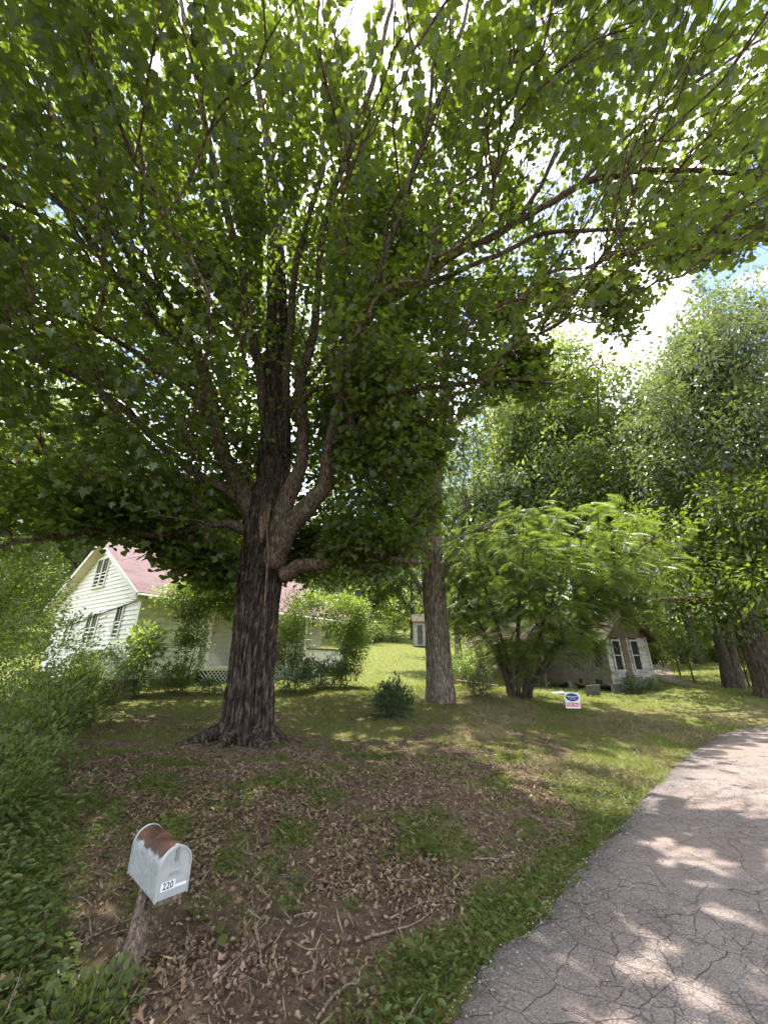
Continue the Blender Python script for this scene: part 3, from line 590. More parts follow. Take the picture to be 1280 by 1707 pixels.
mb.build('twigs', BK['dark'], rt, False, 'stuff'); lp, lR, ls = sprays(tips, td, 36, .6, .22, .6, .5); V, Fc = inst(OVAL, OVAL_F, lp, lR, ls); mobj('crown', V, [Fc], LM['wood'], rt, False, 'stuff')

# ---- background trees: four kinds, copied
def kind_tree(Ht, Rr, ntip, per, leafm, bark, size=.2, low=.3, hole=.38, srad=.6):
    root = bpy.data.objects.new('tree', None); C.objects.link(root); z = np.linspace(0, Ht*.86, 9)
    pts = np.stack([.25*(n2(z, z, .2, 2, 3)-.5)*z*.3, .25*(n2(z, z, .2, 2, 8)-.5)*z*.3, z], 1); rad = np.interp(z, [0, .5, Ht*.86], [Ht*.022, Ht*.016, .03]); pts[0, 2] = -.5
    MB().tube(cat(pts, 3), np.interp(np.linspace(0, 8, 25), range(9), rad), 9).build('trunk', bark, root, True); sk = [cat(pts, 3)[8:]]; sr = [np.interp(np.linspace(0, 8, 25), range(9), rad)[8:]]
    mb = MB()
    for k in range(7):
        h = Ht*(low+.07*k); a = k*2.4+R.uniform(0, 1); p0 = np.array([np.interp(h, z, pts[:, 0]), np.interp(h, z, pts[:, 1]), h]); d = np.array([math.cos(a), math.sin(a), .7+.1*k]); Lb = Rr*.7
        l = cat([p0, p0+d*Lb*.5+np.array([0, 0, .1]), p0+d*Lb*np.array([1, 1, 1.2])], 4); mb.tube(l, np.linspace(Ht*.008, .02, len(l)), 6, False); sk.append(l); sr.append(np.linspace(Ht*.008, .02, len(l)))
    A_ = crown_pts(ntip, np.array([0, 0, Ht*.62]), np.array([Rr, Rr, Ht*.4]), None, lambda P: np.full(len(P), Ht*low*.8), .45, hole)
    ch, tips, td = grow(np.concatenate(sk), np.concatenate(sr), np.array([0, 0, Ht*.2]), A_, .008)
    for p, r in ch: mb.tube(p, r, 3, False)
    mb.build('limbs', bark, root, False, 'stuff'); lp, lR, ls = sprays(tips, td, per, srad, size, .65, .5)
    V, Fc = inst(OVAL, OVAL_F, lp, lR, ls); mobj('crown', V, [Fc], leafm, root, False, 'stuff'); note_kids(root); return root
KT = dict(fresh=kind_tree(20, 4.6, 900, 32, LM['bright'], BK['dark'], .25, .2, .48, .6), broad=kind_tree(13, 4.6, 700, 34, LM['wood'], BK['dark'], .25, .2, .47, .5), tall=kind_tree(21, 4.8, 1000, 34, LM['wood'], BK['dark'], .26, .2, .48, .55),
          sparse=kind_tree(17, 4.2, 380, 26, LM['pale'], BK['ash'], .20, .3, .42), pale=kind_tree(15, 4.8, 640, 34, LM['pale'], BK['dark'], .26, .16, .46, .5),
          small=kind_tree(4.6, 1.5, 150, 22, LM['wood'], BK['dark'], .12, .28, .35, .3))
used = set()
def place(kind, u, Y, s, name, label, catg='tree', group=None, dz=0):
    src = KT[kind]; x = (u-640)/688*Y; g = G3(x, Y)
    o = src if kind not in used else copy_tree(src); used.add(kind)
    o.name = name; o.location = (g[0], g[1], g[2]-.1+dz); o.scale = (s, s, s*R.uniform(.95, 1.08)); o.rotation_euler = (0, 0, R.uniform(0, 6.28)); tag(o, label, catg, group)
    if o is src: kids[o.name] = [c for c in bpy.data.objects if c.parent == o]
    return o
PL = [('pale', 800, 27, 1.15, 'background_tree', 'pale full tree just right of the shade tree trunk, behind the mimosa top'), ('tall', 1275, 29, 1.1, 'background_tree', 'tall dark tree standing behind the leaning trunk at the right'), ('fresh', 1060, 25, 1.28, 'background_tree', 'tall tree rising just behind the white shed front, against the sky gap'), ('fresh', 935, 26, 1.12, 'background_tree', 'tall tree behind the middle of the shed, above the mimosa'), ('tall', 1165, 42, 1.2, 'background_tree', 'tall tree left of the twin trunks, set back'), ('fresh', 1250, 40, 1.2, 'background_tree', 'tall tree set back between the twin trunks and the leaning tree'), ('tall', 1340, 27, 1.0, 'background_tree', 'tall tree beyond the right edge behind the leaning trunk'),
 ('broad', 870, 31, 1.1, 'background_tree', 'broad tree behind the tin roof, above its ridge'),
 ('fresh', 985, 31, 1.45, 'background_tree', 'tall full tree directly behind the collapsing shed roof'), ('broad', 1090, 46, 1.3, 'background_tree', 'broad tree behind the right corner of the white shed front'),
      ('tall', 1040, 42, 1.05, 'background_tree', 'tall tree farther back, its top between the shed and the silvery tree'), ('sparse', 835, 32, 1.02, 'thin_crowned_tree', 'thin pale tree showing sky through its crown, left behind the feathery tree'),
      ('sparse', 765, 40, 1.15, 'thin_crowned_tree', 'thin pale tree beyond the lawn, just right of the shade tree trunk'), ('pale', 905, 42, 1.2, 'background_tree', 'pale green tree at the woods edge behind the tin roof'),
      ('broad', 800, 30, .62, 'background_tree', 'low bushy tree behind the left end of the tin roof'), ('tall', 690, 56, 1.0, 'background_tree', 'tall tree at the wood edge behind the far white outbuilding'),
      ('broad', 615, 56, 1.0, 'background_tree', 'broad tree at the top of the sloping lawn, right of the house'), ('pale', 545, 50, 1.2, 'background_tree', 'pale tree rising behind the right end of the house roof'),
      ('tall', 395, 42, 1.1, 'background_tree', 'tall tree behind the middle of the house roof'), ('broad', 250, 38, 1.2, 'background_tree', 'broad tree behind the peak of the house'),
      ('pale', 90, 31, 1.2, 'background_tree', 'pale sunlit tree behind the left eave of the house'), ('pale', -70, 26, 1.25, 'background_tree', 'pale sunlit tree at the far left edge behind the house'),
      ('tall', 10, 42, 1.3, 'background_tree', 'tall tree high on the slope at the far left'), ('tall', 1140, 48, 1.0, 'background_tree', 'tall tree at the head of the far lawn, left of the twin trunks'),
      ('broad', 1215, 55, 1.1, 'background_tree', 'broad tree at the far end of the lawn behind the twin trunks'), ('pale', 1290, 50, 1.1, 'background_tree', 'pale tree beyond the far lawn at the right edge'),
      ('tall', 1190, 54, .95, 'background_tree', 'tall slim trunked tree above the far lawn at right'), ('broad', -190, 20, .8, 'background_tree', 'broad tree outside the left edge beside the house'),
      ('small', 1148, 26, .72, 'sapling', 'leafy young tree on the far lawn, nearest the dirt track'), ('small', 1128, 30, .8, 'sapling', 'slim young tree on the far lawn, behind the leafy young one'),
      ('small', 1104, 37, .85, 'sapling', 'small round tree at the top bend of the dirt track'), ('small', 1236, 23, .62, 'sapling', 'dark young tree right of the twin trunks'),
      ('small', 1262, 30, .6, 'sapling', 'small young tree on the lawn near the right edge')]
for a in PL: place(a[0], a[1], a[2], a[3], a[4], a[5], 'sapling' if a[4] == 'sapling' else 'tree', 'young trees on the far lawn' if a[4] == 'sapling' else 'trees behind the yard')
# far woods that read as one mass
bl = []
for k in range(210):
    a = R.uniform(-68, 68); dd = R.uniform(60, 100); x = math.sin(math.radians(a))*dd; y = math.cos(math.radians(a))*dd; bl.append((x, y, R.uniform(3.5, 6), R.uniform(6, 13)))
bl = np.array(bl); hz = H(bl[:, 0], bl[:, 1]); pos = []; 
for (x, y, r, h), z in zip(bl, hz):
    d = rnorm(220); pos.append(np.array([x, y, z+h*.55])+d*(R.uniform(.7, 1, 220)[:, None])*np.array([r, r, h*.6]))
    d = rnorm(60); 
pos = np.concatenate(pos); n = len(pos); V, Fc = inst(OVAL, OVAL_F, pos, frames(rnorm(n), np.array([0, 0, 1.])+rnorm(n)*.7), R.uniform(.85, 1.6, n))
tag(link('far_woods', npmesh('far_woods', V, [Fc]), LM['wood']), 'dense green woods on the slope beyond the lawns', 'woods', kind='stuff')

# ------------------------------------------------------------------ feathery mimosa
mm = thing('mimosa_tree', on(868, 1158, 12.4), 'many-stemmed mimosa with feathery drooping fronds in front of the shed', 'tree')
stems = [[(850, 1158, 13.6, 13), (835, 1110, 13.5, 11), (805, 1050, 13.4, 9), (775, 1000, 13.3, 6), (750, 960, 13, 4)], [(856, 1158, 13.6, 14), (846, 1100, 13.4, 12), (825, 1030, 13.2, 9), (800, 950, 12.8, 6), (790, 890, 12.4, 4)],
         [(864, 1158, 13.6, 15), (862, 1100, 13.5, 12), (865, 1020, 13.4, 9), (870, 940, 13.2, 7), (880, 880, 13, 4)], [(872, 1158, 13.6, 16), (885, 1110, 13.4, 13), (905, 1040, 13.2, 10), (935, 960, 13, 8), (960, 890, 12.6, 5)],
         [(880, 1158, 13.6, 14), (905, 1110, 13.2, 12), (950, 1040, 12.8, 9), (1010, 970, 12.4, 7), (1070, 910, 12, 5), (1130, 880, 11.8, 3)], [(868, 1158, 13.4, 10), (900, 1130, 13, 8), (925, 1090, 12.6, 5), (940, 1060, 12.3, 3)],
         [(860, 1158, 13.8, 9), (830, 1090, 14, 8), (760, 1010, 14.2, 6), (745, 950, 14.4, 4)]]
sk = []; sr = []
for l in stems:
    p, r = path3(l); r = r*.62; p[0][2] -= .2; MB().tube(p, r, 8).build('stem', BK['dark'], mm, True); sk.append(p[5:]); sr.append(r[5:])
mmask = masker([(740, 930), (760, 875), (820, 850), (880, 840), (960, 820), (1040, 815), (1120, 850), (1185, 885), (1180, 930), (1120, 975), (1050, 990), (1010, 1030), (985, 1075), (960, 1095), (920, 1065), (900, 1130), (870, 1120), (830, 1085), (800, 1090), (800, 1020), (760, 1010)])
mmk = lambda P: mmask(P) & (proj(P)[0] < 1190)
A_ = crown_pts(540, np.array([5.2, 12.2, 4.2]), np.array([5.2, 2.6, 2.7]), mmk, lambda P: np.full(len(P), 1.3), .4, .3)
A_ = np.concatenate([A_]+[atY(u, v, Y)+R.normal(0, .33, (n, 3)) for u, v, Y, n in ((925, 1055, 12.6, 22), (900, 1085, 12.8, 16), (960, 1060, 12.4, 22), (975, 1035, 12.6, 20), (1010, 1015, 12.4, 20), (1050, 1000, 12.2, 18), (830, 1060, 12.6, 16), (780, 960, 12.6, 20), (850, 1090, 12.6, 8))])
ch, tips, td = grow(np.concatenate(sk), np.concatenate(sr), np.array(mm.location), A_, .007); mb = MB()
for p, r in ch: mb.tube(p, r, 4, False)
mb.build('twigs', BK['dark'], mm, False, 'stuff')
fv = []; ff = []; npn = 11
for k in range(npn):
    y0 = .15+.85*k/npn; Lp = .42*math.sin(PI*(.18+.8*k/npn)); dz = -.35*y0*y0
    for s_ in (-1, 1):
        b = len(fv); fv += [(0, y0-.020, dz), (s_*Lp*.55, y0+.045, dz-.03), (s_*Lp, y0+.10, dz-.14), (s_*Lp*.55, y0+.09, dz-.03), (0, y0+.022, dz)]; ff.append([b, b+1, b+2, b+3, b+4])
fv += [(-.012, 0, 0), (.012, 0, 0), (.005, 1, -.35), (-.005, 1, -.35)]; FR = np.array(fv); FRF = np.array(ff)
n = len(tips)*4; t = np.repeat(tips, 4, 0); a = R.uniform(0, 2*PI, n); out = (t-np.array([5, 12.6, 3.5])); out[:, 2] = 0; out /= np.linalg.norm(out, axis=1)[:, None]+1e-6
d = np.stack([np.cos(a), np.sin(a), R.uniform(-.5, .25, n)], 1)+out*.7; V, Fc = inst(FR, FRF, t+rnorm(n)*.12, frames(d, np.array([0, 0, 1.])+rnorm(n)*.3), R.uniform(.32, .6, n))
mobj('crown', V, [Fc], LM['mimosa'], mm, False, 'stuff')

# ------------------------------------------------------------------ shrubs and vines
def bush(name, c, rad, nl, size, leafm, label, catg='shrub', group=None, hole=.36, tmpl=(OVAL, OVAL_F), stems=6, up=.3, shell=.4, bark='dark', lo=None):
    c = np.array(c, float); rad = np.array(rad, float); base = G3(c[0], c[1]) if lo is None else np.array([c[0], c[1], lo])
    root = thing(name, base, label, catg, group)
    if catg == 'vine' or (name == 'bank_shrub' and c[1] > 7): nl = int(nl*1.35)
    P = crown_pts(nl//7+1, c, rad, None, lambda P: H(P[:, 0], P[:, 1])+.02, shell, hole+.06, 1.9/max(.3, rad.mean()))
    if catg == 'vine': P[:, 2] -= R.exponential(.35*rad[2], len(P))*(R.random(len(P)) < .4); P[:, :2] += R.normal(0, .12, (len(P), 2)); P = P[P[:, 2] > base[2]-.2]
    n = len(P)*7; t = np.repeat(P, 7, 0)+R.normal(0, .6*size+.02*rad.mean(), (n, 3)); d = (t-c)/rad+rnorm(n)*.7; d[:, 2] += up
    V, Fc = inst(tmpl[0], tmpl[1], t, frames(d, np.array([0, -.2, 1.])+rnorm(n)*.6), size*R.uniform(.6, 1.3, n)); mobj('foliage', V, [Fc], leafm, root, False, 'stuff')
    mb = MB()
    for k in range(stems):
        e = P[R.integers(len(P))]; b = base+np.array([R.normal(0, rad[0]*.12), R.normal(0, rad[1]*.12), -.05]); mb.tube(cat([b, (b+e)/2+rnorm(1)[0]*.1*rad.mean()+np.array([0, 0, .05]), e], 4), np.linspace(.006+.012*rad.mean(), .003, 9), 5, False)
    mb.build('stems', BK[bark], root, False, 'stuff'); return root
def pb(u, v, t): return at(u, v, t)
bush('evergreen_shrub', pb(652, 1170, 9.4), (.52, .5, .42), 2600, .075, LM['boxw'], 'round evergreen shrub on the lawn left of the pale grey trunk', hole=.25, tmpl=(OVAL6, OVAL6_F), up=.6)
bush('evergreen_shrub', pb(795, 1146, 12), (.50, .45, .32), 2200, .05, LM['dark'], 'low dark shrub between the grey trunk and the mimosa stems', hole=.2)
bush('porch_shrub', pb(490, 1125, 13.5), (.8, .7, .6), 3000, .08, LM['dark'], 'dark shrub against the porch just right of the maple trunk')
bush('porch_shrub', pb(545, 1125, 14.5), (.85, .7, .6), 3000, .085, LM['boxw'], 'dark green shrub in front of the right porch rail')
bush('porch_shrub', pb(578, 1112, 15.), (.55, .6, .85), 2600, .08, LM['wood'], 'upright shrub at the right corner of the house')
bush('climbing_vine', pb(490, 1045, 14), (.50, .4, 1.15), 2600, .10, LM['vine'], 'bright vine climbing a porch post just right of the maple trunk', 'vine', 'vines on the porch', .3, lo=.8)
bush('climbing_vine', pb(575, 1025, 16.), (1.05, .7, .95), 4200, .11, LM['vine'], 'bright vine mound hanging at the right end of the porch eave', 'vine', 'vines on the porch', .36, lo=1.)
bush('climbing_vine', pb(595, 1060, 15.6), (.45, .45, .8), 1500, .10, LM['vine'], 'yellow green vine spilling right of the porch corner post', 'vine', 'vines on the porch', .36, lo=1.)
bush('climbing_vine', pb(330, 990, 13.2), (1.15, .6, .50), 4200, .11, LM['vine'], 'bright vine mat over the eave left of the maple trunk', 'vine', 'vines on the porch', .30, lo=3.)
bush('climbing_vine', pb(385, 995, 13.6), (.8, .5, .45), 2600, .11, LM['vine'], 'bright vine clump on the eave touching the left side of the maple trunk', 'vine', 'vines on the porch', .30, lo=3.)
bush('climbing_vine', pb(520, 1003, 15.5), (.6, .5, .35), 1200, .11, LM['vine'], 'bright vine clump on the eave right of the maple trunk', 'vine', 'vines on the porch', .30, lo=3.)
bush('climbing_vine', pb(318, 1060, 13), (.5, .45, 1.3), 2600, .095, LM['wood'], 'dark vine column covering the left porch post', 'vine', 'vines on the porch', .4, lo=.8)
bush('leafy_sapling', pb(238, 1080, 11.5), (.55, .5, .75), 1300, .14, LM['vine'], 'bright young sapling with big yellow green leaves at the house corner', 'sapling', None, .42)
bush('yard_shrub', pb(285, 1130, 12), (.8, .6, .42), 1900, .08, LM['wood'], 'low weedy shrub under the front wall of the house')
bush('yard_shrub', pb(350, 1147, 12.2), (.8, .4, .25), 1100, .07, LM['dark'], 'dark weeds in front of the porch lattice')
bush('yard_shrub', pb(215, 1130, 11), (.6, .5, .5), 1600, .09, LM['pale'], 'pale leafy shrub below the gable wall')
for u, v, t, rx, rz, mt, lb in ((-5, 1020, 9.5, 1.15, 1.25, 'vine', 'pale sunlit shrub under the left gable windows'), (20, 1120, 6.5, 1.3, .95, 'vine', 'green shrub on the left bank, mid height'), (125, 1140, 9.5, .8, .6, 'weed', 'green shrub left of the dark stump'),
                             (-60, 1010, 7.5, 1.5, 1.3, 'vine', 'tall bright shrub cut by the left edge of the picture'), (95, 1190, 7.2, .85, .55, 'weed', 'low shrub on the left bank below the stump'), (30, 1220, 4.6, .8, .6, 'wood', 'shrub at the left edge above the ivy'),
                             (-30, 1330, 3.4, .75, .55, 'weed', 'leafy shrub at the left edge, nearest the mailbox'), (165, 1112, 12.5, .9, .5, 'pale', 'pale shrub against the gable wall siding'), (0, 960, 11, 1.6, 1.5, 'dark', 'dark tall shrub beyond the left bank')):
    bush('bank_shrub', pb(u, v, t), (rx, rx*.9, rz), int(2600*rx*rx+900), .06 if t < 7 else .08, LM[mt], lb, 'shrub', 'shrubs on the left bank', .36, tmpl=(OVAL6, OVAL6_F) if t < 8 else (OVAL, OVAL_F))
bush('creeper_clump', hit(150, 1690)+[0, 0, .03], (.28, .18, .05), 500, .042, LM['weed'], 'low leafy creeper hiding the foot of the mailbox post', 'plant', None, .3, tmpl=(OVAL6, OVAL6_F))
bush('shed_shrub', pb(1052, 1142, 15.6), (.42, .35, .30), 900, .09, LM['boxw'], 'small shrub at the foot of the white shed front')
bush('shed_shrub', pb(1083, 1143, 15.9), (.32, .3, .28), 700, .09, LM['pale'], 'pale weed clump at the right foot of the shed front')
bush('shed_shrub', pb(790, 1100, 17), (.9, .6, .9), 2000, .1, LM['wood'], 'green shrub at the open left end of the tin roof')
bush('meadow_shrub', pb(770, 1108, 16), (.5, .5, .5), 900, .1, LM['vine'], 'bright low shrub between the grey trunk and the tin roof')
for u, Y, r, lb in ((1090, 46, 1.6, 'bush at the top of the far lawn beside the shed corner'), (1170, 52, 2.2, 'wide bush closing the far lawn'), (1225, 50, 1.8, 'bush behind the twin trunks at the lawn edge'), (640, 50, 2.0, 'bush at the top of the lawn beside the far outbuilding'), (600, 48, 1.8, 'bush at the top of the lawn near the house')):
    x = (u-640)/688*Y; z = float(H(np.array([x]), np.array([Y]))[0]); bush('meadow_shrub', (x, Y, z+r*.5), (r*1.3, r, r*.8), 1800, .3, LM['wood'], lb, 'shrub', 'bushes at the edge of the lawns', .3)

# ------------------------------------------------------------------ the house
C0 = np.array([-8.7, 14.07]); Gd = np.array([-.83, .557]); Gd /= np.linalg.norm(Gd); Fd = np.array([.557, .83]); Fd /= np.linalg.norm(Fd)
def hp(g, s, z): p = C0+Gd*g+Fd*s; return np.array([p[0], p[1], z])
house = thing('white_house', hp(0, 0, .8), 'old white clapboard house with pink shingle roof and vine covered porch', 'house')
GW, HL, EZ, AZ = 7.9, 11.4, 4.05, 6.42; mid = GW/2
def roofz(g): return EZ+(AZ-EZ)*(1-abs(g-mid)/mid)
def prism(mb, poly, s0, s1):   # polygon in (g,z) extruded along s
    n = len(poly); V = [hp(g, s0, z) for g, z in poly]+[hp(g, s1, z) for g, z in poly]
    mb.add(V, [np.array([list(range(n))]), np.array([list(range(n, 2*n))[::-1]]), np.array([[i, (i+n), ((i+1) % n)+n, (i+1) % n] for i in range(n)])]); return mb
mb = MB(); prism(mb, [(.0, 1.1), (GW, 1.1), (GW, EZ), (mid, AZ), (.0, EZ)], .0, 2.5); prism(mb, [(1.8, 1.1), (GW, 1.1), (GW, EZ), (mid, AZ), (1.8, roofz(1.8))], 2.5, HL); mb.build('wall', MAT['siding'], house)
mb = MB(); prism(mb, [(.05, .2), (GW-.05, .2), (GW-.05, 1.1), (.05, 1.1)], .05, 2.5); prism(mb, [(1.85, .2), (GW-.05, .2), (GW-.05, 1.1), (1.85, 1.1)], 2.5, HL-.05); mb.build('foundation', MAT['found'], house)
def board(a0, a1, b0, b1, z0, z1, P, tb=.048, tt=.006, mat='siding', par=None, name='clapboard'):
    # a = span at the bottom, b = span at the top; P(along, out, z)
    MB().hexa([P(a0, -.0, z0), P(a1, -.0, z0), P(a1, tb, z0), P(a0, tb, z0), P(b0, -.0, z1), P(b1, -.0, z1), P(b1, tt, z1), P(b0, tt, z1)]).build(name, MAT[mat], par or house)
Pg = lambda a, o, z: hp(a, -.002-o, z)     # gable wall plane, out towards the camera
z = 1.1; e = .165
while z < AZ-.12:
    zt = z+e
    def span(zz):
        if zz <= EZ: return 0, GW
        k = (zz-EZ)/(AZ-EZ)*mid; return k, GW-k
    a, b = span(z), span(min(zt, AZ-.01)); board(a[0], a[1], b[0], b[1], z, zt-.003, Pg); z += e
Pf = lambda a, o, z: hp(-.002-o, a, z)
z = 1.1
while z < EZ-.05: board(0, 2.5, 0, 2.5, z, min(z+.208, EZ), Pf, .065, .035); z += .235
Pi = lambda a, o, z: hp(1.798-o, a, z)
z = 1.55
while z < roofz(1.8)-.3: board(2.52, HL, 2.52, HL, z, z+.208, Pi, .065, .035); z += .235
# corner boards
MB().hexa([hp(-.045, -.045, 1.05), hp(.1, -.045, 1.05), hp(.1, .1, 1.05), hp(-.045, .1, 1.05), hp(-.045, -.045, EZ), hp(.1, -.045, EZ), hp(.1, .1, EZ), hp(-.045, .1, EZ)]).build('corner_board', MAT['trim'], house)
# roof slopes with UVs
def slab(name, c4, th, mat, par, uv=None):
    c4 = [np.asarray(p, float) for p in c4]; nrm = np.cross(c4[1]-c4[0], c4[3]-c4[0]); nrm /= np.linalg.norm(nrm); nrm = nrm if nrm[2] > 0 else -nrm
    o = MB().hexa([p-nrm*th for p in c4]+c4).build(name, mat, par)
    if uv:
        ul = o.data.uv_layers.new(name='UVMap'); co = np.array([v.co for v in o.data.vertices]); o0 = c4[0]-parent_world(par); ax = (c4[1]-c4[0])/np.linalg.norm(c4[1]-c4[0]); ay = np.cross(nrm, ax)
        for lo in o.data.loops: p = co[lo.vertex_index]-o0; ul.data[lo.index].uv = (p@ax, p@ay)
    return o
ov = .45; s0, s1 = -.42, HL+.35; gz = lambda g: roofz(0)-(AZ-EZ)/mid*(-g) if g < 0 else roofz(g)
rf = slab('roof', [hp(-ov, s0, gz(-ov)+.14), hp(-ov, s1, gz(-ov)+.14), hp(mid, s1, AZ+.14), hp(mid, s0, AZ+.14)], .1, MAT['roof'], house, True)
rf2 = slab('roof', [hp(GW+ov, s0, gz(-ov)+.14), hp(GW+ov, s1, gz(-ov)+.14), hp(mid+.005, s1, AZ+.14), hp(mid+.005, s0, AZ+.14)], .1, MAT['roof'], house, True)
slab('soffit', [hp(GW+ov, s0+.02, gz(-ov)+.03), hp(GW+ov, -.03, gz(-ov)+.03), hp(mid, -.03, AZ+.03), hp(mid, s0+.02, AZ+.03)], .03, MAT['soffit'], house)
slab('soffit', [hp(-ov, s0+.02, gz(-ov)+.03), hp(-ov, -.03, gz(-ov)+.03), hp(mid-.01, -.03, AZ+.03), hp(mid-.01, s0+.02, AZ+.03)], .03, MAT['soffit'], house)
slab('fascia', [hp(-ov, s0, gz(-ov)+.03), hp(-ov, s1, gz(-ov)+.03), hp(-.01, s1, gz(-ov)+.035), hp(-.01, s0, gz(-ov)+.035)], .14, MAT['trim'], house)
MB().tube([hp(-ov-.05, s0, gz(-ov)+.04), hp(-ov-.05, s1, gz(-ov)+.0)], .055, 8).build('gutter', MAT['trim'], house)
MB().tube(cat([hp(-ov-.02, -.1, gz(-ov)-.02), hp(-.2, -.12, 3.85), hp(-.09, -.1, 3.7)], 3), .04, 8).build('downspout', BK['dark'], house)
for sg in (0, 1):
    g0, g1 = ((-ov, mid) if sg == 0 else (GW+ov, mid)); slab('rake_board', [hp(g0, s0-.03, gz(-ov)+.13), hp(g0, s0-.005, gz(-ov)+.13), hp(g1, s0-.005, AZ+.13), hp(g1, s0-.03, AZ+.13)], .15, MAT['trim'], house)
# chimney stub
MB().tube([hp(0.0, -.09, 3.72), hp(3., -.09, 3.42), hp(6.0, -.09, 3.09), hp(7.6, -.09, 2.95)], .024, 6).build('utility_cable', BK['dark'], house)
def window(Pq, a0, a1, z0, z1, mull, par=house, trim='trim', fw=.07, glass='glass', muntin=True):
    """Pq(along,out,z); casing proud of the boards, panes behind it"""
    wn = MB(); d0, d1 = .03, .085
    def bar(x0, x1, y0, y1, o0=d0, o1=d1): wn.hexa([Pq(x0, o0, y0), Pq(x1, o0, y0), Pq(x1, o1, y0), Pq(x0, o1, y0), Pq(x0, o0, y1), Pq(x1, o0, y1), Pq(x1, o1, y1), Pq(x0, o1, y1)])
    bar(a0-fw, a0, z0, z1); bar(a1, a1+fw, z0, z1); bar(a0-fw, a1+fw, z1, z1+fw*1.3, d0, d1+.01); bar(a0-fw*1.4, a1+fw*1.4, z0-fw*1.1, z0, d0, d1+.04)
    if mull: m_ = (a0+a1)/2; bar(m_-.04, m_+.04, z0, z1)
    wo_ = wn.build('window', MAT[trim], par)
    cols = [(a0, (a0+a1)/2-.04), ((a0+a1)/2+.04, a1)] if mull else [(a0, a1)]
    for x0, x1 in cols:
        zm = (z0+z1)/2
        for y0, y1, o_ in ((z0, zm, .036), (zm, z1, .048)):
            MB().hexa([Pq(x0, .03, y0), Pq(x1, .03, y0), Pq(x1, o_, y0), Pq(x0, o_, y0), Pq(x0, .03, y1), Pq(x1, .03, y1), Pq(x1, o_, y1), Pq(x0, o_, y1)]).build('pane', MAT[glass], wo_)
        sb = MB()
        def b2(p0, p1, q0, q1): sb.hexa([Pq(p0, .05, q0), Pq(p1, .05, q0), Pq(p1, .066, q0), Pq(p0, .066, q0), Pq(p0, .05, q1), Pq(p1, .05, q1), Pq(p1, .066, q1), Pq(p0, .066, q1)])
        b2(x0, x1, zm-.022, zm+.022); b2(x0, x0+.025, z0, zm-.022); b2(x1-.025, x1, z0, zm-.022)
        if muntin: xm = (x0+x1)/2; b2(xm-.009, xm+.009, zm+.022, z1)
        sb.build('sash', MAT[trim], wo_)
    return wo_
window(Pg, 3.55, 4.6, 4.62, 5.80, True); window(Pg, 3.2, 4.15, 2.38, 3.46, True); window(Pg, 5.3, 6.15, 2.36, 3.40, True); window(Pg, 1.2, 1.65, 2.50, 3.58, False)
window(Pi, 3.1, 3.9, 2.3, 3.6, False); window(Pi, 9.2, 10.0, 2.4, 3.7, False)
# porch
pp = lambda g, s, z: hp(g, s, z)
MB().hexa([hp(-.25, 2.52, 1.40), hp(1.79, 2.52, 1.40), hp(1.79, HL, 1.40), hp(-.25, HL, 1.40), hp(-.25, 2.52, 1.50), hp(1.79, 2.52, 1.50), hp(1.79, HL, 1.50), hp(-.25, HL, 1.50)]).build('porch_floor', MAT['trim'], house)
for s_ in (2.72, 5.5, 8.15, 11.15):
    MB().hexa([hp(a, b, c) for c in (1.5, 3.98) for a, b in ((-.12, s_), (.02, s_), (.02, s_+.14), (-.12, s_+.14))]).build('porch_post', MAT['trim'], house)
MB().hexa([hp(a, b, c) for c in (1.5, 2.26) for a, b in ((-.1, 8.32), (0, 8.32), (0, 11.13), (-.1, 11.13))]).build('porch_half_wall', MAT['siding'], house)
MB().hexa([hp(a, b, c) for c in (2.26, 2.33) for a, b in ((-.15, 8.30), (.06, 8.30), (.06, 11.13), (-.15, 11.13))]).build('porch_rail', MAT['grey'], house)
MB().hexa([hp(a, b, c) for c in (1.5, 3.5) for a, b in ((1.72, 7.7), (1.765, 7.7), (1.765, 8.6), (1.72, 8.6))]).build('door', MAT['brown'], house)
MB().hexa([hp(a, b, c) for c in (3.85, 3.99) for a, b in ((-.14, 2.5), (.04, 2.5), (.04, HL), (-.14, HL))]).build('porch_beam', MAT['trim'], house)
MB().hexa([hp(a, b, c) for c in (1.02, 1.38) for a, b in ((-.02, 2.5), (.0, 2.5), (.0, HL), (-.02, HL))]) 
# lattice: slats are single pieces
lat = MB()
for a, b, c, d in ((2.55, 7.9, .70, .76), (2.55, 7.9, 1.33, 1.395)): lat.hexa([hp(-.20, a, c), hp(-.17, a, c), hp(-.17, b, c), hp(-.20, b, c), hp(-.20, a, d), hp(-.17, a, d), hp(-.17, b, d), hp(-.20, b, d)])
lo_ = lat.build('lattice_frame', MAT['trim'], house)
s_ = 2.45
while s_ < 7.9:
    for sg in (-1, 1):
        a0, a1 = (s_, s_+.6) if sg > 0 else (s_+.6, s_); o_ = -.186 if sg > 0 else -.192
        def cl(a, z_): return a, z_
        w_ = .045
        MB().hexa([hp(o_, a0, .74), hp(o_+.005, a0, .74), hp(o_+.005, a0+w_, .74), hp(o_, a0+w_, .74), hp(o_, a1, 1.34), hp(o_+.005, a1, 1.34), hp(o_+.005, a1+w_, 1.34), hp(o_, a1+w_, 1.34)]).build('slat', MAT['trim'], lo_)
    s_ += .17
mb = MB(); mb.hexa([hp(.3, 2.6, .6), hp(.35, 2.6, .6), hp(.35, HL, .6), hp(.3, HL, .6), hp(.3, 2.6, 1.38), hp(.35, 2.6, 1.38), hp(.35, HL, 1.38), hp(.3, HL, 1.38)]); mb.build('crawl_space_shade_sheet', MAT['dark'], house)  # dark sheet behind the lattice, standing in for shade under the porch
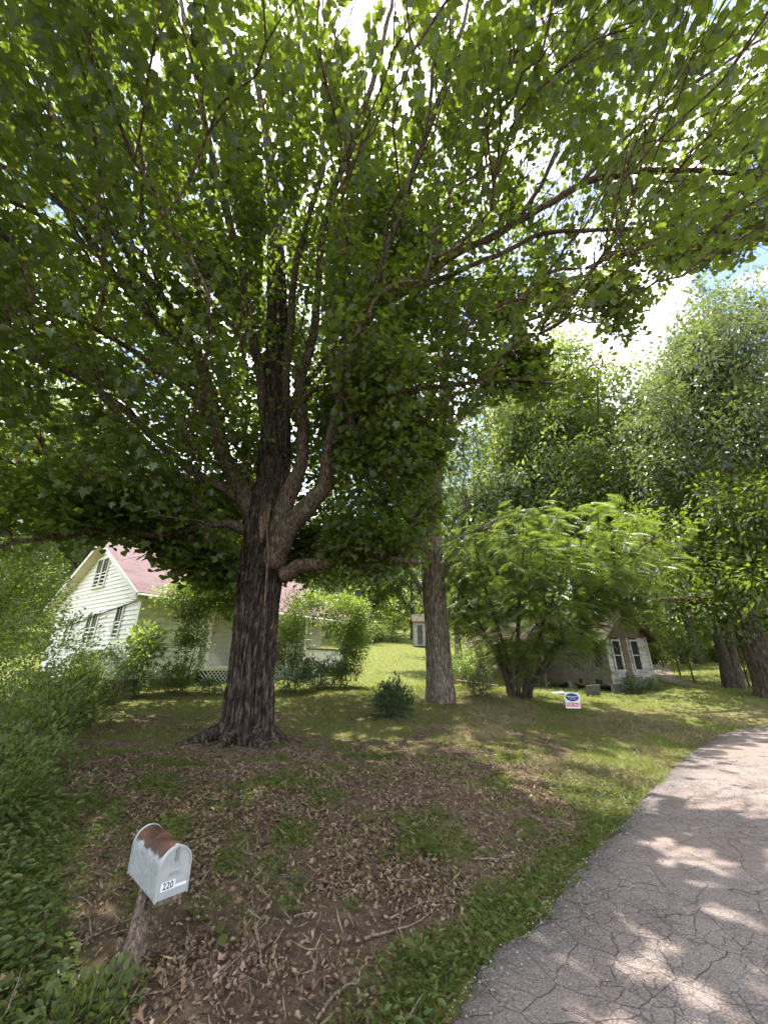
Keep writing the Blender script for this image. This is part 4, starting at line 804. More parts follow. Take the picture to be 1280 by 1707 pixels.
for k in range(3): MB().hexa([hp(a, b, c) for c in (.62+.27*k, .68+.27*k) for a, b in ((-1.1+.3*k, 8.0), (-.8+.3*k, 8.0), (-.8+.3*k, 9.1), (-1.1+.3*k, 9.1))]).build('step', MAT['grey'], house)
# loose white screen door leaning on the porch
dr = thing('screen_door', hp(.55, 3.2, 1.5), 'loose white screen door leaning askew on the porch left of the maple trunk', 'door')
mb = MB(); A0, A1, B0, B1 = hp(.25, 3.0, 1.52), hp(.55, 3.95, 1.52), hp(1.2, 2.85, 3.4), hp(1.45, 3.55, 3.25)
def lerp(a, b, t): return a+(b-a)*t
for p, q_ in ((A0, B0), (A1, B1), (A0, A1), (B0, B1), (lerp(A0, B0, .5), lerp(A1, B1, .5)), (lerp(A0, A1, .5), lerp(B0, B1, .5))): mb.tube([p, q_], .045, 4)
mb.build('frame', MAT['trim'], dr)
MB().hexa([lerp(A0, B0, .03), lerp(A1, B1, .03), lerp(A1, B1, .48), lerp(A0, B0, .48)]+[p+np.array([0, .01, .01]) for p in (lerp(A0, B0, .03), lerp(A1, B1, .03), lerp(A1, B1, .48), lerp(A0, B0, .48))]).build('panel', MAT['trim'], dr)

# ------------------------------------------------------------------ collapsing shed
SA = at(1028, 1152, 16.)[:2]; Sx = np.array([.963, .27]); Sy = np.array([-.27, .963]); SW = 2.1; z0 = .45
def sp(x, y, z): p = SA+Sx*x+Sy*y; return np.array([p[0], p[1], z])
shed = thing('old_shed', sp(0, 0, .4), 'collapsing old shed with peeling white front, grey plank side and rusty tin roof', 'shed')
Pw = lambda a, o, z: sp(a, -o, z)
mb = MB(); n_ = 5; poly = [(0.02, .75), (SW-.02, .75), (SW-.02, 2.7), (SW/2, 3.75), (.02, 2.7)]
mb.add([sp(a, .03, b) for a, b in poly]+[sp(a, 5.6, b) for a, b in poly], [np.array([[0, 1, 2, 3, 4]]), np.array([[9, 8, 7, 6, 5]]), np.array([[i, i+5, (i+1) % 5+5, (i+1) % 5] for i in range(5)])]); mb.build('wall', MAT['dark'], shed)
z = .62
while z < 2.62:
    for a0, a1 in (((0, .70), (1.02, SW)) if z < 1.3 else ((0, .12), (.62, .70), (1.02, 1.12), (1.62, SW))):
        if a1-a0 < .05: continue
        board(a0, a1+R.uniform(-.02, .02), a0, a1, z+R.uniform(-.008, .008), z+.145, Pw, .025, .01, 'shedwhite', shed)
    z += .15
# gable planks
for k in range(11):
    a = k*.19+.0; zt = 2.75+(1-abs(a+.09-SW/2)/(SW/2))*.95
    MB().hexa([Pw(a+.005, 0, 2.64), Pw(a+.185, 0, 2.64), Pw(a+.185, .02, 2.64), Pw(a+.005, .02, 2.64), Pw(a+.005, 0, zt), Pw(a+.185, 0, zt), Pw(a+.185, .02, zt), Pw(a+.005, .02, zt)]).build('gable_plank', MAT['brown'], shed)
for k in range(2): MB().hexa([Pw(.72+.15*k, .02, .7), Pw(.85+.15*k, .02, .7), Pw(.85+.15*k, .06, .7), Pw(.72+.15*k, .06, .7), Pw(.70+.15*k, .02, 2.62), Pw(.83+.15*k, .02, 2.62), Pw(.83+.15*k, .07, 2.62), Pw(.70+.15*k, .07, 2.62)]).build('door_plank', MAT['brown'], shed)
window(Pw, .18, .56, 1.35, 2.5, False, shed, 'shedwhite', .06, 'dark', False); window(Pw, 1.18, 1.56, 1.35, 2.5, False, shed, 'shedwhite', .06, 'dark', False)
MB().hexa([sp(-.05, -.05, .5), sp(.04, -.05, .5), sp(.04, .06, .5), sp(-.05, .06, .5), sp(-.05, -.05, 2.7), sp(.04, -.05, 2.7), sp(.04, .06, 2.7), sp(-.05, .06, 2.7)]).build('corner_board', MAT['shedwhite'], shed)
MB().hexa([sp(SW-.04, -.05, .5), sp(SW+.05, -.05, .5), sp(SW+.05, .06, .5), sp(SW-.04, .06, .5), sp(SW-.04, -.05, 2.7), sp(SW+.05, -.05, 2.7), sp(SW+.05, .06, 2.7), sp(SW-.04, .06, 2.7)]).build('corner_board', MAT['shedwhite'], shed)
for k in range(28):   # side planks
    y = .05+k*.2; b0 = .72+.05*R.random()+(.18 if k in (3, 4, 9) else 0); t0 = 2.72-R.random()*.06-(1.2 if k in (2, 3) else 0)
    MB().hexa([sp(-.03, y, b0), sp(0., y, b0), sp(0., y+.185, b0), sp(-.03, y+.185, b0), sp(-.04, y, t0), sp(0., y, t0), sp(0., y+.185, t0), sp(-.04, y+.185, t0)]).build('side_plank', MAT['grey'], shed)
for x0, x1 in ((-.35, SW/2), (SW+.35, SW/2)):
    ze = 2.55; slab('roof', [sp(x0, -.3, ze), sp(x0, 5.8, ze), sp(x1, 5.8, 3.82), sp(x1, -.3, 3.86)], .07, MAT['moss'], shed)
# rusty tin lean-to: corrugated sheets
q4 = [at(768, 1080, 19.5), at(900, 1064, 19.5), at(890, 1034, 23.5), at(832, 1036, 23.5)]
for k in range(8):
    t0, t1 = k/8, (k+1)/8-.01; slab('tin_sheet', [lerp(q4[0], q4[1], t0), lerp(q4[0], q4[1], t1), lerp(q4[3], q4[2], t1)+np.array([0, 0, R.uniform(-.05, .05)]), lerp(q4[3], q4[2], t0)], .03, MAT['tin'], shed)
for t_ in (0, .33, .66, 1.):
    p = lerp(q4[0], q4[1], t_); g = G3(p[0], p[1]); MB().tube([g-np.array([0, 0, .1]), p-np.array([0, 0, .05])], .06, 6).build('lean_to_post', MAT['brown'], shed)
a, b = q4[3], q4[2]; g = float(H(np.array([a[0]]), np.array([a[1]]))[0])
for k in range(14):
    if k == 2: continue
    p0, p1 = lerp(a, b, k/14), lerp(a, b, (k+.94)/14); off = np.array([0, .04, 0]); MB().hexa([np.array([*p0[:2], g-.1]), np.array([*p1[:2], g-.1]), np.array([*p1[:2], g-.1])+off, np.array([*p0[:2], g-.1])+off, p0-np.array([0, 0, .1]), p1-np.array([0, 0, .1]), p1-np.array([0, 0, .1])+off, p0-np.array([0, 0, .1])+off]).build('back_plank', MAT['brown'], shed)
# foundation blocks
for x, y in ((.05, .05), (SW-.1, .05), (.05, 2.6), (.05, 5.2), (SW-.1, 5.2)): MB().box(sp(x, y, .42), .3, .3, .75).build('foundation_block', MAT['found'], shed)
# board leaning in front, white scrap, red fallen board
bp_ = at(988, 1150, 15); g = G3(bp_[0], bp_[1]); o = MB().box(g+np.array([0, 0, .22]), .62, .03, .40, [(.98, .18, .04), (-.17, .93, .3), (0, -.3, .95)]).build('loose_board', MAT['grey'], None, origin=g); tag(o, 'weathered grey board leaning in front of the shed, behind the sign', 'board')
bp_ = at(930, 1148, 15.3); g = G3(bp_[0], bp_[1]); o = MB().box(g+np.array([0, 0, .05]), .5, .25, .04, [(.98, .18, .06), (-.17, .97, .1), (0, -.1, 1)]).build('metal_scrap', MAT['shedwhite'], None, origin=g); tag(o, 'flat white scrap lying in the grass left of the leaning board', 'scrap')
bp_ = at(795, 1130, 14.5); g = G3(bp_[0], bp_[1]); o = MB().box(g+np.array([0, 0, .22]), 1.7, .12, .03, [(.96, .2, -.12), (-.17, .97, .1), (.1, -.1, .98)]).build('fallen_board', MAT['tin'], None, origin=g); tag(o, 'rusty red board lying behind the low dark shrub', 'board')

# far outbuilding
fo = at(697, 1060, 46); g = G3(fo[0], fo[1]); ob = thing('far_outbuilding', g, 'small white outbuilding at the top of the lawn behind the grey trunk', 'shed')
mb = MB(); mb.box(g+np.array([0.3, 0, 1.3]), 1.7, 2.6, 2.8); mb.build('wall', MAT['shedwhite'], ob)
MB().box(g+np.array([.1, -1.32, 1.15]), .6, .06, 2.1).build('door', MAT['grey'], ob)
for s_ in (-1, 1): slab('roof', [g+np.array([.3-1.1, s_*1.6, 2.6]), g+np.array([.3+1.1, s_*1.6, 2.6]), g+np.array([.3+1.1, 0.003*s_, 3.6]), g+np.array([.3-1.1, 0.003*s_, 3.6])], .08, MAT['moss'], ob)

# dirt track on the far lawn
trk = cat([on(1280, 1150, 17)[:2], on(1225, 1146, 20)[:2], on(1160, 1142, 22.5)[:2], on(1110, 1128, 27)[:2], on(1098, 1105, 38)[:2], on(1075, 1095, 48)[:2]], 10)
tt = np.gradient(trk, axis=0); tt /= np.linalg.norm(tt, axis=1)[:, None]; nn = np.stack([tt[:, 1], -tt[:, 0]], 1); rows = []
for o_ in (-.55, -.2, .2, .55): p = trk+nn*(o_+.25*(n2(trk[:, 0], trk[:, 1], 1.3, 2, o_)-.5))[:, None]; rows.append(np.column_stack([p, H(p[:, 0], p[:, 1])+.03]))
V = np.stack(rows, 1).reshape(-1, 3); idx = np.arange(len(V)).reshape(-1, 4); q = np.stack([idx[:-1, :-1], idx[:-1, 1:], idx[1:, 1:], idx[1:, :-1]], -1).reshape(-1, 4)
m = M('bare_dirt'); MAT['dirt'] = m.pbr(m.ramp(m.noise(8, 5), [(.3, (.14, .10, .075)), (.7, (.30, .24, .19))]), .95, m.bump(m.noise(20), .5, .03))
tag(link('dirt_track', npmesh('dirt_track', V, [q], True), MAT['dirt']), kind='structure')

# stump
st_ = on(183, 1155, 9.8); o = thing('tree_stump', st_, 'dark rotten stump standing in the shrubs left of the house corner', 'stump')
V, Fq = trunk_mesh(np.array([st_-[0, 0, .1], st_+[0, 0, .25], st_+[.05, 0, .55]]), np.array([.24, .2, .16]), 48, .03, .05, 9, (.1, .15)); mobj('trunk', V, [Fq], BK['dark'], o, True)
MB().tube([st_+[.05, 0, .35], st_+[.05, 0, .52]], .15, 14).build('rotten_top', BK['torn'], o)

# ------------------------------------------------------------------ writing
def text_mesh(s, size, depth=.0008):
    c = bpy.data.curves.new('t', 'FONT'); c.body = s; c.size = size; c.align_x = 'CENTER'; c.align_y = 'CENTER'; c.extrude = depth; c.offset = size*.012
    o = bpy.data.objects.new('t', c); C.objects.link(o); dg = bpy.context.evaluated_depsgraph_get(); me = bpy.data.meshes.new_from_object(o.evaluated_get(dg)); bpy.data.objects.remove(o); return me
def flat(name, col, rough=.5): m = M(name); return m.pbr(m.mix(m.ramp(m.noise(6, 5), [(.45, g3(0)), (.75, g3(.25))]), col, tuple(x*.7 for x in col)), rough)
MAT['signwhite'] = flat('sign_white', (.72, .74, .76)); MAT['signblue'] = flat('sign_blue', (.015, .03, .12)); MAT['signred'] = flat('sign_red', (.55, .03, .04)); MAT['black'] = flat('black_print', (.012, .012, .012)); MAT['wire'] = flat('grey_wire', (.2, .2, .2))

# for sale sign
sb_ = on(958, 1192, 11); sg = thing('yard_sign', sb_, 'small for sale yard sign with blue oval, standing on the grass before the shed', 'sign')
sx = np.array([.985, .17, .0]); sx[2] = -.04; sx /= np.linalg.norm(sx); sn = np.cross(sx, [0, .0, 1]); sn /= np.linalg.norm(sn); sz = np.cross(sn, sx)*-1; sz = sz if sz[2] > 0 else -sz
ct = sb_+np.array([0, 0, .34]); 
MB().box(ct, .47, .008, .42, [sx, sn, sz]).build('panel', MAT['signwhite'], sg)
fr = sn if sn[1] < 0 else -sn
Rm = Matrix((sx.tolist(), sz.tolist(), fr.tolist())).transposed().to_4x4()
def put(me, mat, dx, dz, dn, name, par=sg, ctr=ct, rot=Rm, axx=sx, axz=sz, axn=fr):
    o = link(name, me, mat, par); p = ctr+axx*dx+axz*dz+axn*dn-np.array(par.location); o.matrix_local = Matrix.Translation(Vector(p.tolist())) @ rot; return o
a = np.arange(40)*2*PI/40; ov_ = npmesh('oval', np.stack([.205*np.cos(a), .105*np.sin(a), 0*a], 1), [np.arange(40)[None]]); put(ov_, MAT['signblue'], -.005, .075, .0055, 'blue_oval')
mb = MB(); mb.box((0, 0, 0), .43, .105, .001); bnd = npmesh('band', np.concatenate(mb.v), [np.concatenate(x) for x in mb.f.values()]); put(bnd, MAT['signred'], .0, -.115, .0055, 'red_band')
put(text_mesh('FOR SALE', .098), MAT['signwhite'], 0, -.115, .0075, 'lettering')
mb = MB(); 
for zz, w0 in ((.022, .34), (-.012, .26), (-.048, .2)):
    x = -w0/2
    while x < w0/2: wl = R.uniform(.012, .03); mb.box((x+wl/2, zz, 0), wl, .016 if zz > 0 else .009, .001); x += wl+.008
ill = npmesh('lines', np.concatenate(mb.v), [np.concatenate(x) for x in mb.f.values()]); put(ill, MAT['signwhite'], -.005, .075, .0075, 'small_lettering')
for s_ in (-.17, .17): MB().tube([ct+sx*s_+sz*.15+sn*.008*(1 if sn[1] > 0 else -1), ct+sx*s_-np.array([0, 0, .6])+sn*.008*(1 if sn[1] > 0 else -1)], .005, 6).build('wire_leg', MAT['wire'], sg)

# mailbox
mx0 = np.array([-1.277, 2.790, .356]); yaw = -.761; mf = np.array([math.cos(yaw), math.sin(yaw), 0]); mr = np.array([-mf[1], mf[0], 0]); Wm, Lm, Hm = .17, .49, .232
mbx = thing('mailbox', mx0+mr*Wm/2-mf*Lm/2, 'weathered galvanized mailbox with rusty top, number 220 and leaning wooden post', 'mailbox')
m = M('galvanized_metal'); P_ = m.n('ShaderNodeTexCoord').outputs['Object']; sx_ = m.n('ShaderNodeSeparateXYZ', ins={0: P_}); zz = sx_.outputs['Z']
galv = m.ramp(m.noise(38, 5, .6, P_), [(.3, (.25, .265, .27)), (.6, (.37, .385, .39)), (.8, (.46, .47, .475))])
galv = m.mix(m.ramp(m.noise(7, 4, .6, P_), [(.5, g3(0)), (.7, g3(.5))]), galv, (.25, .26, .24))
rn = m.ramp(m.noise(26, 6, .65, P_), [(.3, (.045, .024, .018)), (.55, (.085, .043, .030)), (.75, (.16, .085, .050))])
rust = m.ramp(m.math('ADD', zz, m.math('MULTIPLY', m.math('SUBTRACT', m.noise(17, 6, .7, P_), .5), .085)), [(.172, g3(0)), (.186, g3(1))])
MAT['galvr'] = m.pbr(m.mix(rust, galv, rn), .55, m.bump(m.noise(60, 3, .6, P_), .15, .002), .25)
m = M('galvanized_door'); P_ = m.n('ShaderNodeTexCoord').outputs['Object']
MAT['galv'] = m.pbr(m.mix(m.ramp(m.noise(14, 5, .6, P_), [(.4, g3(0)), (.7, g3(.7))]), (.40, .415, .415), (.27, .285, .28)), .5, m.bump(m.noise(60, 3, .6, P_), .15, .002), .2)
def arch(grow_=0., n=18):
    w2 = Wm/2+grow_; a = np.linspace(0, PI, n); top = Hm-Wm/2
    return [(-w2, -grow_)]+[( -math.cos(t)*w2, top+math.sin(t)*w2) for t in a]+[(w2, -grow_)]
def mp_(a, b, h): return mx0+mr*(Wm/2+b)+mf*a+np.array([0, 0, h])
def arch_solid(a0, a1, gr, name, mat, inner=None, smooth_=False):
    pl = arch(gr); n = len(pl); V = [mp_(a0, b, h) for b, h in pl]+[mp_(a1, b, h) for b, h in pl]
    mb = MB(); mb.add(V, [np.array([list(range(n))]), np.array([list(range(n, 2*n))[::-1]]), np.array([[i, i+n, (i+1) % n+n, (i+1) % n] for i in range(n)])]); return mb.build(name, mat, mbx, smooth_)
arch_solid(-Lm, -.012, 0, 'body', MAT['galvr']); arch_solid(-Lm-.006, -Lm+.012, .004, 'rear_rim', MAT['galv']); 
dO = arch_solid(-.012, .004, -.003, 'door', MAT['galv'])
def rim(a0, a1, g0, g1, name, mat, par):
    p0, p1 = arch(g0), arch(g1); n = len(p0); V = [mp_(a0, *p) for p in p0]+[mp_(a0, *p) for p in p1]+[mp_(a1, *p) for p in p0]+[mp_(a1, *p) for p in p1]
    f = []; 
    for i in range(n-1): f += [[i, i+1, n+i+1, n+i], [2*n+i, 3*n+i, 3*n+i+1, 2*n+i+1], [i, 2*n+i, 2*n+i+1, i+1], [n+i, n+i+1, 3*n+i+1, 3*n+i]]
    return MB().add(V, [np.array(f)]).build(name, mat, par)
rim(-.02, .010, -.006, .003, 'door_rim', MAT['galv'], dO)
MB().hexa([mp_(a, b, c) for c in (Hm-.065, Hm+.004) for a, b in ((.004, -.009), (.014, -.009), (.014, .006), (.004, .006))]).build('latch', MAT['wire'], mbx)
MB().hexa([mp_(a, b, c) for c in (Hm-.004, Hm+.006) for a, b in ((-.03, -.010), (.014, -.010), (.014, .008), (-.03, .008))]).build('latch_catch', MAT['galv'], mbx)
Rx = Matrix(((mr).tolist(), [0, 0, 1], mf.tolist())).transposed().to_4x4()
def mput(me, mat, b, h, d, name): return put(me, mat, b, h, d, name, mbx, mx0+mr*Wm/2, Rx, mr, np.array([0, 0, 1.]), mf)
mb = MB(); mb.box((0, 0, 0), .078, .040, .001); me = npmesh('sticker', np.concatenate(mb.v), [np.concatenate(x) for x in mb.f.values()]); mput(me, MAT['signwhite'], -.028, .060, .0047, 'number_sticker')
me = text_mesh('220', .044, .0004); s_ = [setattr(v, 'co', Vector((v.co.x*.9, v.co.y, v.co.z))) for v in me.vertices]; mput(me, MAT['black'], -.028, .060, .0058, 'house_number')
mb = MB(); mb.box((0, 0, 0), .062, .012, .002); me = npmesh('tape', np.concatenate(mb.v), [np.concatenate(x) for x in mb.f.values()]); mput(me, MAT['signwhite'], .045, .048, .005, 'door_tab')
mput(text_mesh('U  S', .036, .0028), MAT['galv'], .0, .155, .0045, 'embossed_letters'); mput(text_mesh('MAIL', .030, .0028), MAT['galv'], .0, .112, .0045, 'embossed_letters')
# underboard and post
MB().box(mp_(-Lm*.5+.02, 0, -.014), .42, .13, .026, [mf, mr, (0, 0, 1)]).build('support_board', BK['stick'], mbx)
pb0 = mp_(-Lm*.66, -.01, -.02); pg = hit(200, 1672)
V, Fq = trunk_mesh(np.array([pg-[0, 0, .25], pg+(pb0-pg)*.5, pb0+[0, 0, .003]]), np.array([.052, .049, .047]), 64, .008, .009, 26, None); mobj('post', V, [Fq], barkmat('old_post_wood', (.040, .030, .023), (.11, .082, .064), (.23, .18, .145), 3, .6), mbx, True)

# ------------------------------------------------------------------ ground cover (uncountable)
def scat(n, dens, x0, x1, y0, y1):
    x = R.uniform(x0, x1, n); y = R.uniform(y0, y1, n); k = R.random(n) < dens(x, y); return x[k], y[k]
def cover(name, tmpl, xy, lift, size, mat, label, catg, tilt, up=0., bury=0.):
    x, y = xy; n = len(x); z = H(x, y); P = np.stack([x, y, z+lift*R.random(n)-bury], 1); a = R.uniform(0, 2*PI, n)
    d = np.stack([np.cos(a), np.sin(a), np.full(n, up)+R.normal(0, tilt*.5, n)], 1); nn = np.array([0, 0, 1.])+rnorm(n)*tilt
    if up > 1: nn = np.stack([np.cos(a), np.sin(a), np.full(n, .3)], 1)+rnorm(n)*.3
    V, Fc = inst(tmpl[0], tmpl[1], P, frames(d, nn), size*R.uniform(.55, 1.35, n)); o = link(name, npmesh(name, V, [Fc]), mat); tag(o, label, catg, kind='stuff'); print(name, n); return o
def warp(n, ymax=11, p=1.7):      # more samples near the camera, wedge shaped like nothing in particular: polar falloff
    r = 1.2+(ymax-1.2)*R.random(n)**p; a = R.uniform(-1.05, 1.05, n); return r*np.sin(a), r*np.cos(a)
def keep(xy, f): x, y = xy; k = R.random(len(x)) < f(x, y); return x[k], y[k]
verge = lambda x, y: (road_sd(x, y) > .04-.16*smooth(.5, .7, n2(x, y, 5., 2, 12.)))
lit = lambda x, y: verge(x, y)*(.3+.7*smooth(.3, .6, n2(x, y, 2.2, 3, 77)))*np.clip(1.0-.92*smooth(.35, .9, zones(x, y)[0])-.5*zones(x, y)[1], 0, 1)*(.35+.65*smooth(.35, .6, n2(x, y, 1.3, 2, 40)))
cover('leaf_litter', (CURL, CURL_F), keep(warp(90000, 7.5, 1.05), lit), .028, .031, LM['litter'], 'brown dead leaves lying over the bank', 'leaf litter', 1.0)
cover('broken_leaf_litter', (MAPLE_LO*np.array([.8, 1, 3.]), MAPLE_LO_F), keep(warp(40000, 7.5, 1.05), lit), .03, .030, LM['litter'], 'broken curled dead leaves among the litter', 'leaf litter', 1.2)
cover('crumbled_litter', (CURL_LO, CURL_LO_F), keep(warp(90000, 6, 1.05), lit), .02, .020, LM['litter'], 'crumbled leaf bits on the bare earth', 'leaf litter', 1.2)
cover('leaf_litter', (CURL_LO, CURL_LO_F), keep(warp(90000, 15, .8), lambda x, y: lit(x, y)*(y > 3.5)), .03, .050, LM['litter'], 'brown dead leaves scattered farther under the trees', 'leaf litter', .5)
npost = lambda x, y: smooth(.10, .30, np.hypot(x+1.42, y-2.72))
gz_ = lambda x, y: npost(x, y)*verge(x, y)*smooth(.2, .8, zones(x, y)[0])*(1-.6*zones(x, y)[1])
leftm = lambda x, y: smooth(.5, -.5, x+.87*(y-2.95)+1.8)
cover('weed_cover', (OVAL6, OVAL6_F), keep(warp(95000, 8, 1.1), lambda x, y: gz_(x, y)*(.9-.45*leftm(x, y))), .06, .042, LM['weed'], 'low broad leaved weeds along the road edge and on the bank', 'weeds', .5, .25)
ivy = keep(warp(120000, 8.5, 1.1), lambda x, y: verge(x, y)*smooth(.35, .75, leftm(x, y)*.9+.5*(n2(x, y, 1.8, 3, 60)-.4)))
x, y = ivy; hgt = .04+.30*smooth(-1.3, -3.4, x+.5*(y-3))*n2(x, y, 1.5, 2, 5); n = len(x); P = np.stack([x, y, H(x, y)+hgt*R.random(n)], 1); a = R.uniform(0, 2*PI, n)
V, Fc = inst(OVAL6, OVAL6_F, P, frames(np.stack([np.cos(a), np.sin(a), R.normal(.1, .3, n)], 1), np.array([0, -.2, 1.])+rnorm(n)*.6), .047*R.uniform(.4, 1.6, n)); tag(link('ivy_cover', npmesh('ivy_cover', V, [Fc]), LM['weed']), 'dense green creeper carpeting the left bank', 'ground cover', kind='stuff'); print('ivy', n)
cover('short_grass', (BLADE, BLADE_F), keep(warp(130000, 17, .75), lambda x, y: gz_(x, y)*(1-.7*leftm(x, y)*(y < 8))), .0, .085, LM['grass'], 'short green grass along the road and under the trees', 'grass', .5, 1.4, .005)
cover('lawn_grass', (BLADE*np.array([4., 1, 1]), BLADE_F), scat(65000, lambda x, y: (y > 14)*smooth(.2, .8, zones(x, y)[0])*np.clip(1.3-y/60, .2, 1), -14, 45, 14, 55), .0, .14, LM['grass'], 'mown grass on the sunny lawns', 'grass', .5, 1.2, .01)
cover('dry_grass', (BLADE, BLADE_F), keep(warp(150000, 14, .8), lambda x, y: verge(x, y)*np.clip(zones(x, y)[1]*1.2+.03, 0, 1)), .02, .11, LM['straw'], 'dry straw coloured clippings on the slope', 'dry grass', .5, .35)
# twigs and grit
n = 520; x, y = keep(warp(n, 8, .9), lambda x, y: verge(x, y)*1.); mb = MB()
for a, b in zip(x, y):
    g = G3(a, b)+[0, 0, .015]; th = R.uniform(0, PI); L_ = R.uniform(.08, .4); d = np.array([math.cos(th), math.sin(th), R.normal(0, .08)]); mb.tube(cat([g, g+d*L_*.5+rnorm(1)[0]*.02, g+d*L_+[0, 0, .01]], 2), np.linspace(.004, .0015, 5)*R.uniform(.6, 1.6), 4, False)
tag(mb.build('fallen_twigs', BK['stick'], None, kind='stuff'), 'thin dry twigs strewn over the bank', 'twigs')
x, y = warp(52000, 12, .8); sdv = road_sd(x, y); k = (sdv < .0) & (sdv > -5) & (R.random(len(x)) < .07+.93*np.exp(sdv*3.2)); x, y = x[k], y[k]; n = len(x)
V, Fc = inst(np.array([(1, 0, 0), (-.6, .8, 0), (-.5, -.9, 0), (0, 0, .9)])*.5, np.array([[0, 1, 3], [1, 2, 3], [2, 0, 3]]), np.stack([x, y, np.full(n, .018)], 1)+.0, frames(np.stack([R.normal(size=n), R.normal(size=n), 0*x], 1), np.tile([0, 0, 1.], (n, 1))), R.uniform(.006, .020, n))
m = M('grit'); tag(link('road_grit', npmesh('road_grit', V, [Fc]), m.pbr(m.ramp(m.noise(50, 2), [(.35, (.05, .04, .035)), (.65, (.34, .31, .28))]), .9)), 'loose gravel along the broken asphalt edge', 'gravel', kind='stuff')
x, y = warp(2600, 11, .8); sdv = road_sd(x, y); k = (sdv < -.05) & (sdv > -5) & (R.random(len(x)) < .25+.6*smooth(2, 5, x)); x, y = x[k], y[k]; n = len(x); a = R.uniform(0, 6.28, n)
V, Fc = inst(CURL, CURL_F, np.stack([x, y, np.full(n, .040)], 1), frames(np.stack([np.cos(a), np.sin(a), 0*a], 1), np.array([0, 0, 1.])+rnorm(n)*.3), R.uniform(.012, .045, n)); tag(link('road_debris', npmesh('road_debris', V, [Fc]), LM['litter']), 'small dead leaf bits scattered on the asphalt', 'debris', kind='stuff')

# single fallen branches
def branch(pts, r, label, fork=True):
    P = []
    for u, v, *h in pts:
        rr = ray(u, v); t = (0-EYE)/rr[2]
        for _ in range(6): p = at(u, v, t); t += (p[2]-(float(H(np.array([p[0]]), np.array([p[1]]))[0])+.02+(h[0] if h else 0)))/-rr[2]
        P.append(at(u, v, t))
    Q = cat(P, 4); o = thing('fallen_branch', Q[0], label, 'branch', 'fallen branches on the bank'); n_ = len(Q)
    Q = Q+np.column_stack([R.normal(0, r*.4, (n_, 2)), np.zeros(n_)]); MB().tube(Q, np.linspace(r, r*.45, n_), 8).build('stick', BK['stick'], o, True)
    if fork:
        i = n_//2; d = Q[-1]-Q[i]; e_ = Q[i]+d*.55+np.cross(d, [0, 0, 1])*.4*R.choice([-1, 1])+[0, 0, .03]; MB().tube(cat([Q[i], (Q[i]+e_)/2+[0, 0, .015], e_], 3), np.linspace(r*.5, r*.2, 7), 6).build('side_twig', BK['stick'], o)
branch([(606, 1566), (640, 1556), (690, 1540), (728, 1512)], .009, 'pale thick stick lying on bare dirt near the road')
branch([(650, 1532, .02), (690, 1512), (722, 1497)], .006, 'short broken stick just above the pale thick one')
branch([(528, 1700), (560, 1656), (607, 1628)], .009, 'bent pale stick at the bottom edge of the bank')
branch([(438, 1620, .0), (430, 1560, .06), (420, 1500, .10), (424, 1480, .1)], .004, 'thin forked twig right of the mailbox')
branch([(590, 1440), (585, 1400), (580, 1385)], .006, 'short upright twig in the weeds mid bank')
branch([(645, 1468), (690, 1468), (733, 1478)], .005, 'long thin stick across the bare dirt')
branch([(790, 1432), (830, 1432), (856, 1425)], .009, 'thick short stick beside the grass strip')
branch([(245, 1518, .1), (255, 1532, .05), (266, 1542)], .006, 'short pale stick beside the mailbox post', False)
branch([(10, 1445, .05), (18, 1415, .1), (28, 1392, .12)], .004, 'yellow dry stem leaning in the creeper at left', False)
branch([(10, 1690, .06), (25, 1650, .1), (37, 1615, .12)], .004, 'thin brown stem in the bottom left corner', False)
# single weeds with large leaves
def weed(u, v, h, nl, size, label, mat='weed', tm=(OVAL6, OVAL6_F)):
    rr = ray(u, v); t = (0-EYE)/rr[2]
    for _ in range(6): p = at(u, v, t); t += (p[2]-float(H(np.array([p[0]]), np.array([p[1]]))[0]))/-rr[2]
    g = at(u, v, t); o = thing('weed', g, label, 'weed', 'broad leaved weeds on the bank'); me = npmesh('leaf', tm[0]*np.array([1.35, 1, 1]), [tm[1]]); me.materials.append(LM[mat]); mb = MB()
    for k in range(nl):
        a = k*2.4+R.uniform(-.4, .4); zz = h*(.25+.75*k/nl); p = np.array([math.cos(a)*size*.3, math.sin(a)*size*.3, zz]); mb.tube([np.zeros(3)+[0, 0, zz*.5], p], .0018, 4, False)
        d = np.array([[math.cos(a), math.sin(a), .1+R.normal(0, .2)]]); Rr = frames(d, np.array([[0, 0, 1.]])+rnorm(1)*.3)[0]; l = bpy.data.objects.new('leaf', me); C.objects.link(l); l.parent = o
        l.matrix_local = Matrix.Translation(Vector(p.tolist())) @ Matrix(Rr.tolist()).to_4x4() @ Matrix.Scale(size*float(R.uniform(.75, 1.2)), 4)
    mb.tube([[0, 0, 0], [0, 0, h]], .002, 4, False); me2 = npmesh('stem', np.concatenate(mb.v), [np.concatenate(x) for x in mb.f.values()]); link('stem', me2, LM['weed'], o)
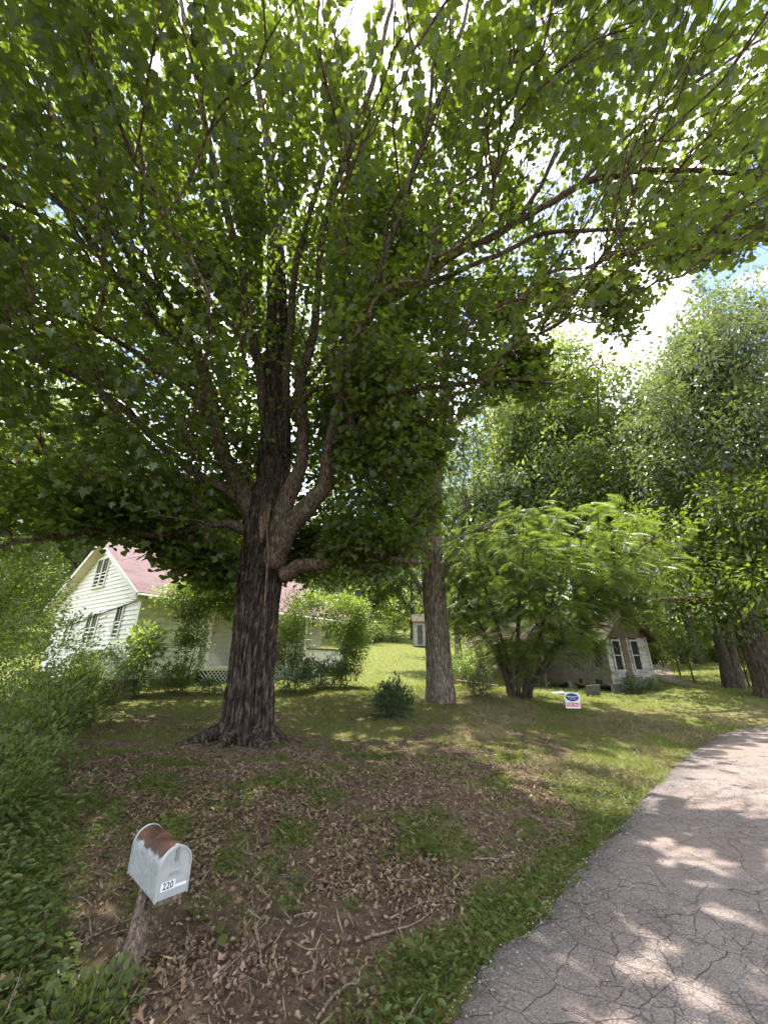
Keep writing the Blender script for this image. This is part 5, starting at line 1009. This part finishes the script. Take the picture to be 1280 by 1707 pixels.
for a in ((368, 1575, .08, 3, .10, 'single broad leafed weed right of the mailbox'), (325, 1545, .10, 5, .08, 'dark green weed just right of the mailbox'), (480, 1525, .12, 7, .07, 'bushy weed below the middle of the bank'),
          (715, 1432, .18, 10, .085, 'tall leafy weed at the edge of the bare dirt'), (735, 1365, .12, 8, .07, 'low leafy weed above the bare dirt'), (700, 1620, .16, 8, .075, 'weed with upright leaves in the near grass strip'),
          (640, 1440, .1, 7, .06, 'weed in the green patch mid bank'), (1000, 1310, .08, 6, .08, 'weed in the sunny grass by the road'), (500, 1480, .1, 7, .07, 'weed left of the pale sticks'), (170, 1430, .08, 5, .06, 'small bright weed left of the mailbox roof'),
          (560, 1350, .14, 9, .07, 'weed clump on the slope below the evergreen shrub'), (90, 1560, .22, 9, .085, 'leafy stem in the creeper at lower left'), (100, 1620, .16, 8, .07, 'bright leafy weed near the bottom left corner'), (585, 1520, .07, 5, .05, 'tiny weed on the bare dirt')):
    weed(*a)
# large dead leaves that can be picked out
for u, v, s, lb in ((18, 1640, .16, 'large tan oak leaf in the bottom left corner'), (20, 1670, .12, 'curled tan leaf beneath the oak leaf'), (400, 1505, .10, 'pink tan dead leaf right of the mailbox'), (390, 1485, .08, 'pale dead leaf above the pink tan one'), (412, 1540, .09, 'reddish dead leaf right of the mailbox'),
                 (262, 1625, .09, 'tan dead leaf at the foot of the mailbox post'), (230, 1690, .10, 'curled pale leaf at the bottom edge'), (310, 1635, .08, 'brown dead leaf below the mailbox'), (700, 1560, .06, 'small dead leaf on the bare dirt')):
    rr = ray(u, v); t = (0-EYE)/rr[2]
    for _ in range(6): p = at(u, v, t); t += (p[2]-(float(H(np.array([p[0]]), np.array([p[1]]))[0])+.05))/-rr[2]
    p = at(u, v, t); n_ = 7; a = R.uniform(0, 6.28); Rr = frames(np.array([[math.cos(a), math.sin(a), .1]]), np.array([[0, -.4, 1.]])+rnorm(1)*.3)
    V, Fc = inst(MAPLE*np.array([.7, .9, 3.2]), MAPLE_F, np.zeros((1, 3)), Rr, np.array([s*.68])); o = link('dead_leaf', npmesh('dead_leaf', V, [Fc]), M('tan_leaf').pbr((.23, .14, .09), .8), None, None, p); tag(o, lb, 'leaf', 'large dead leaves on the bank')
tot = sum(len(o.data.loops)-2*len(o.data.polygons) for o in bpy.data.objects if o.type == 'MESH' and o.data.users == 1); print('TRIS', tot, len(bpy.data.objects))
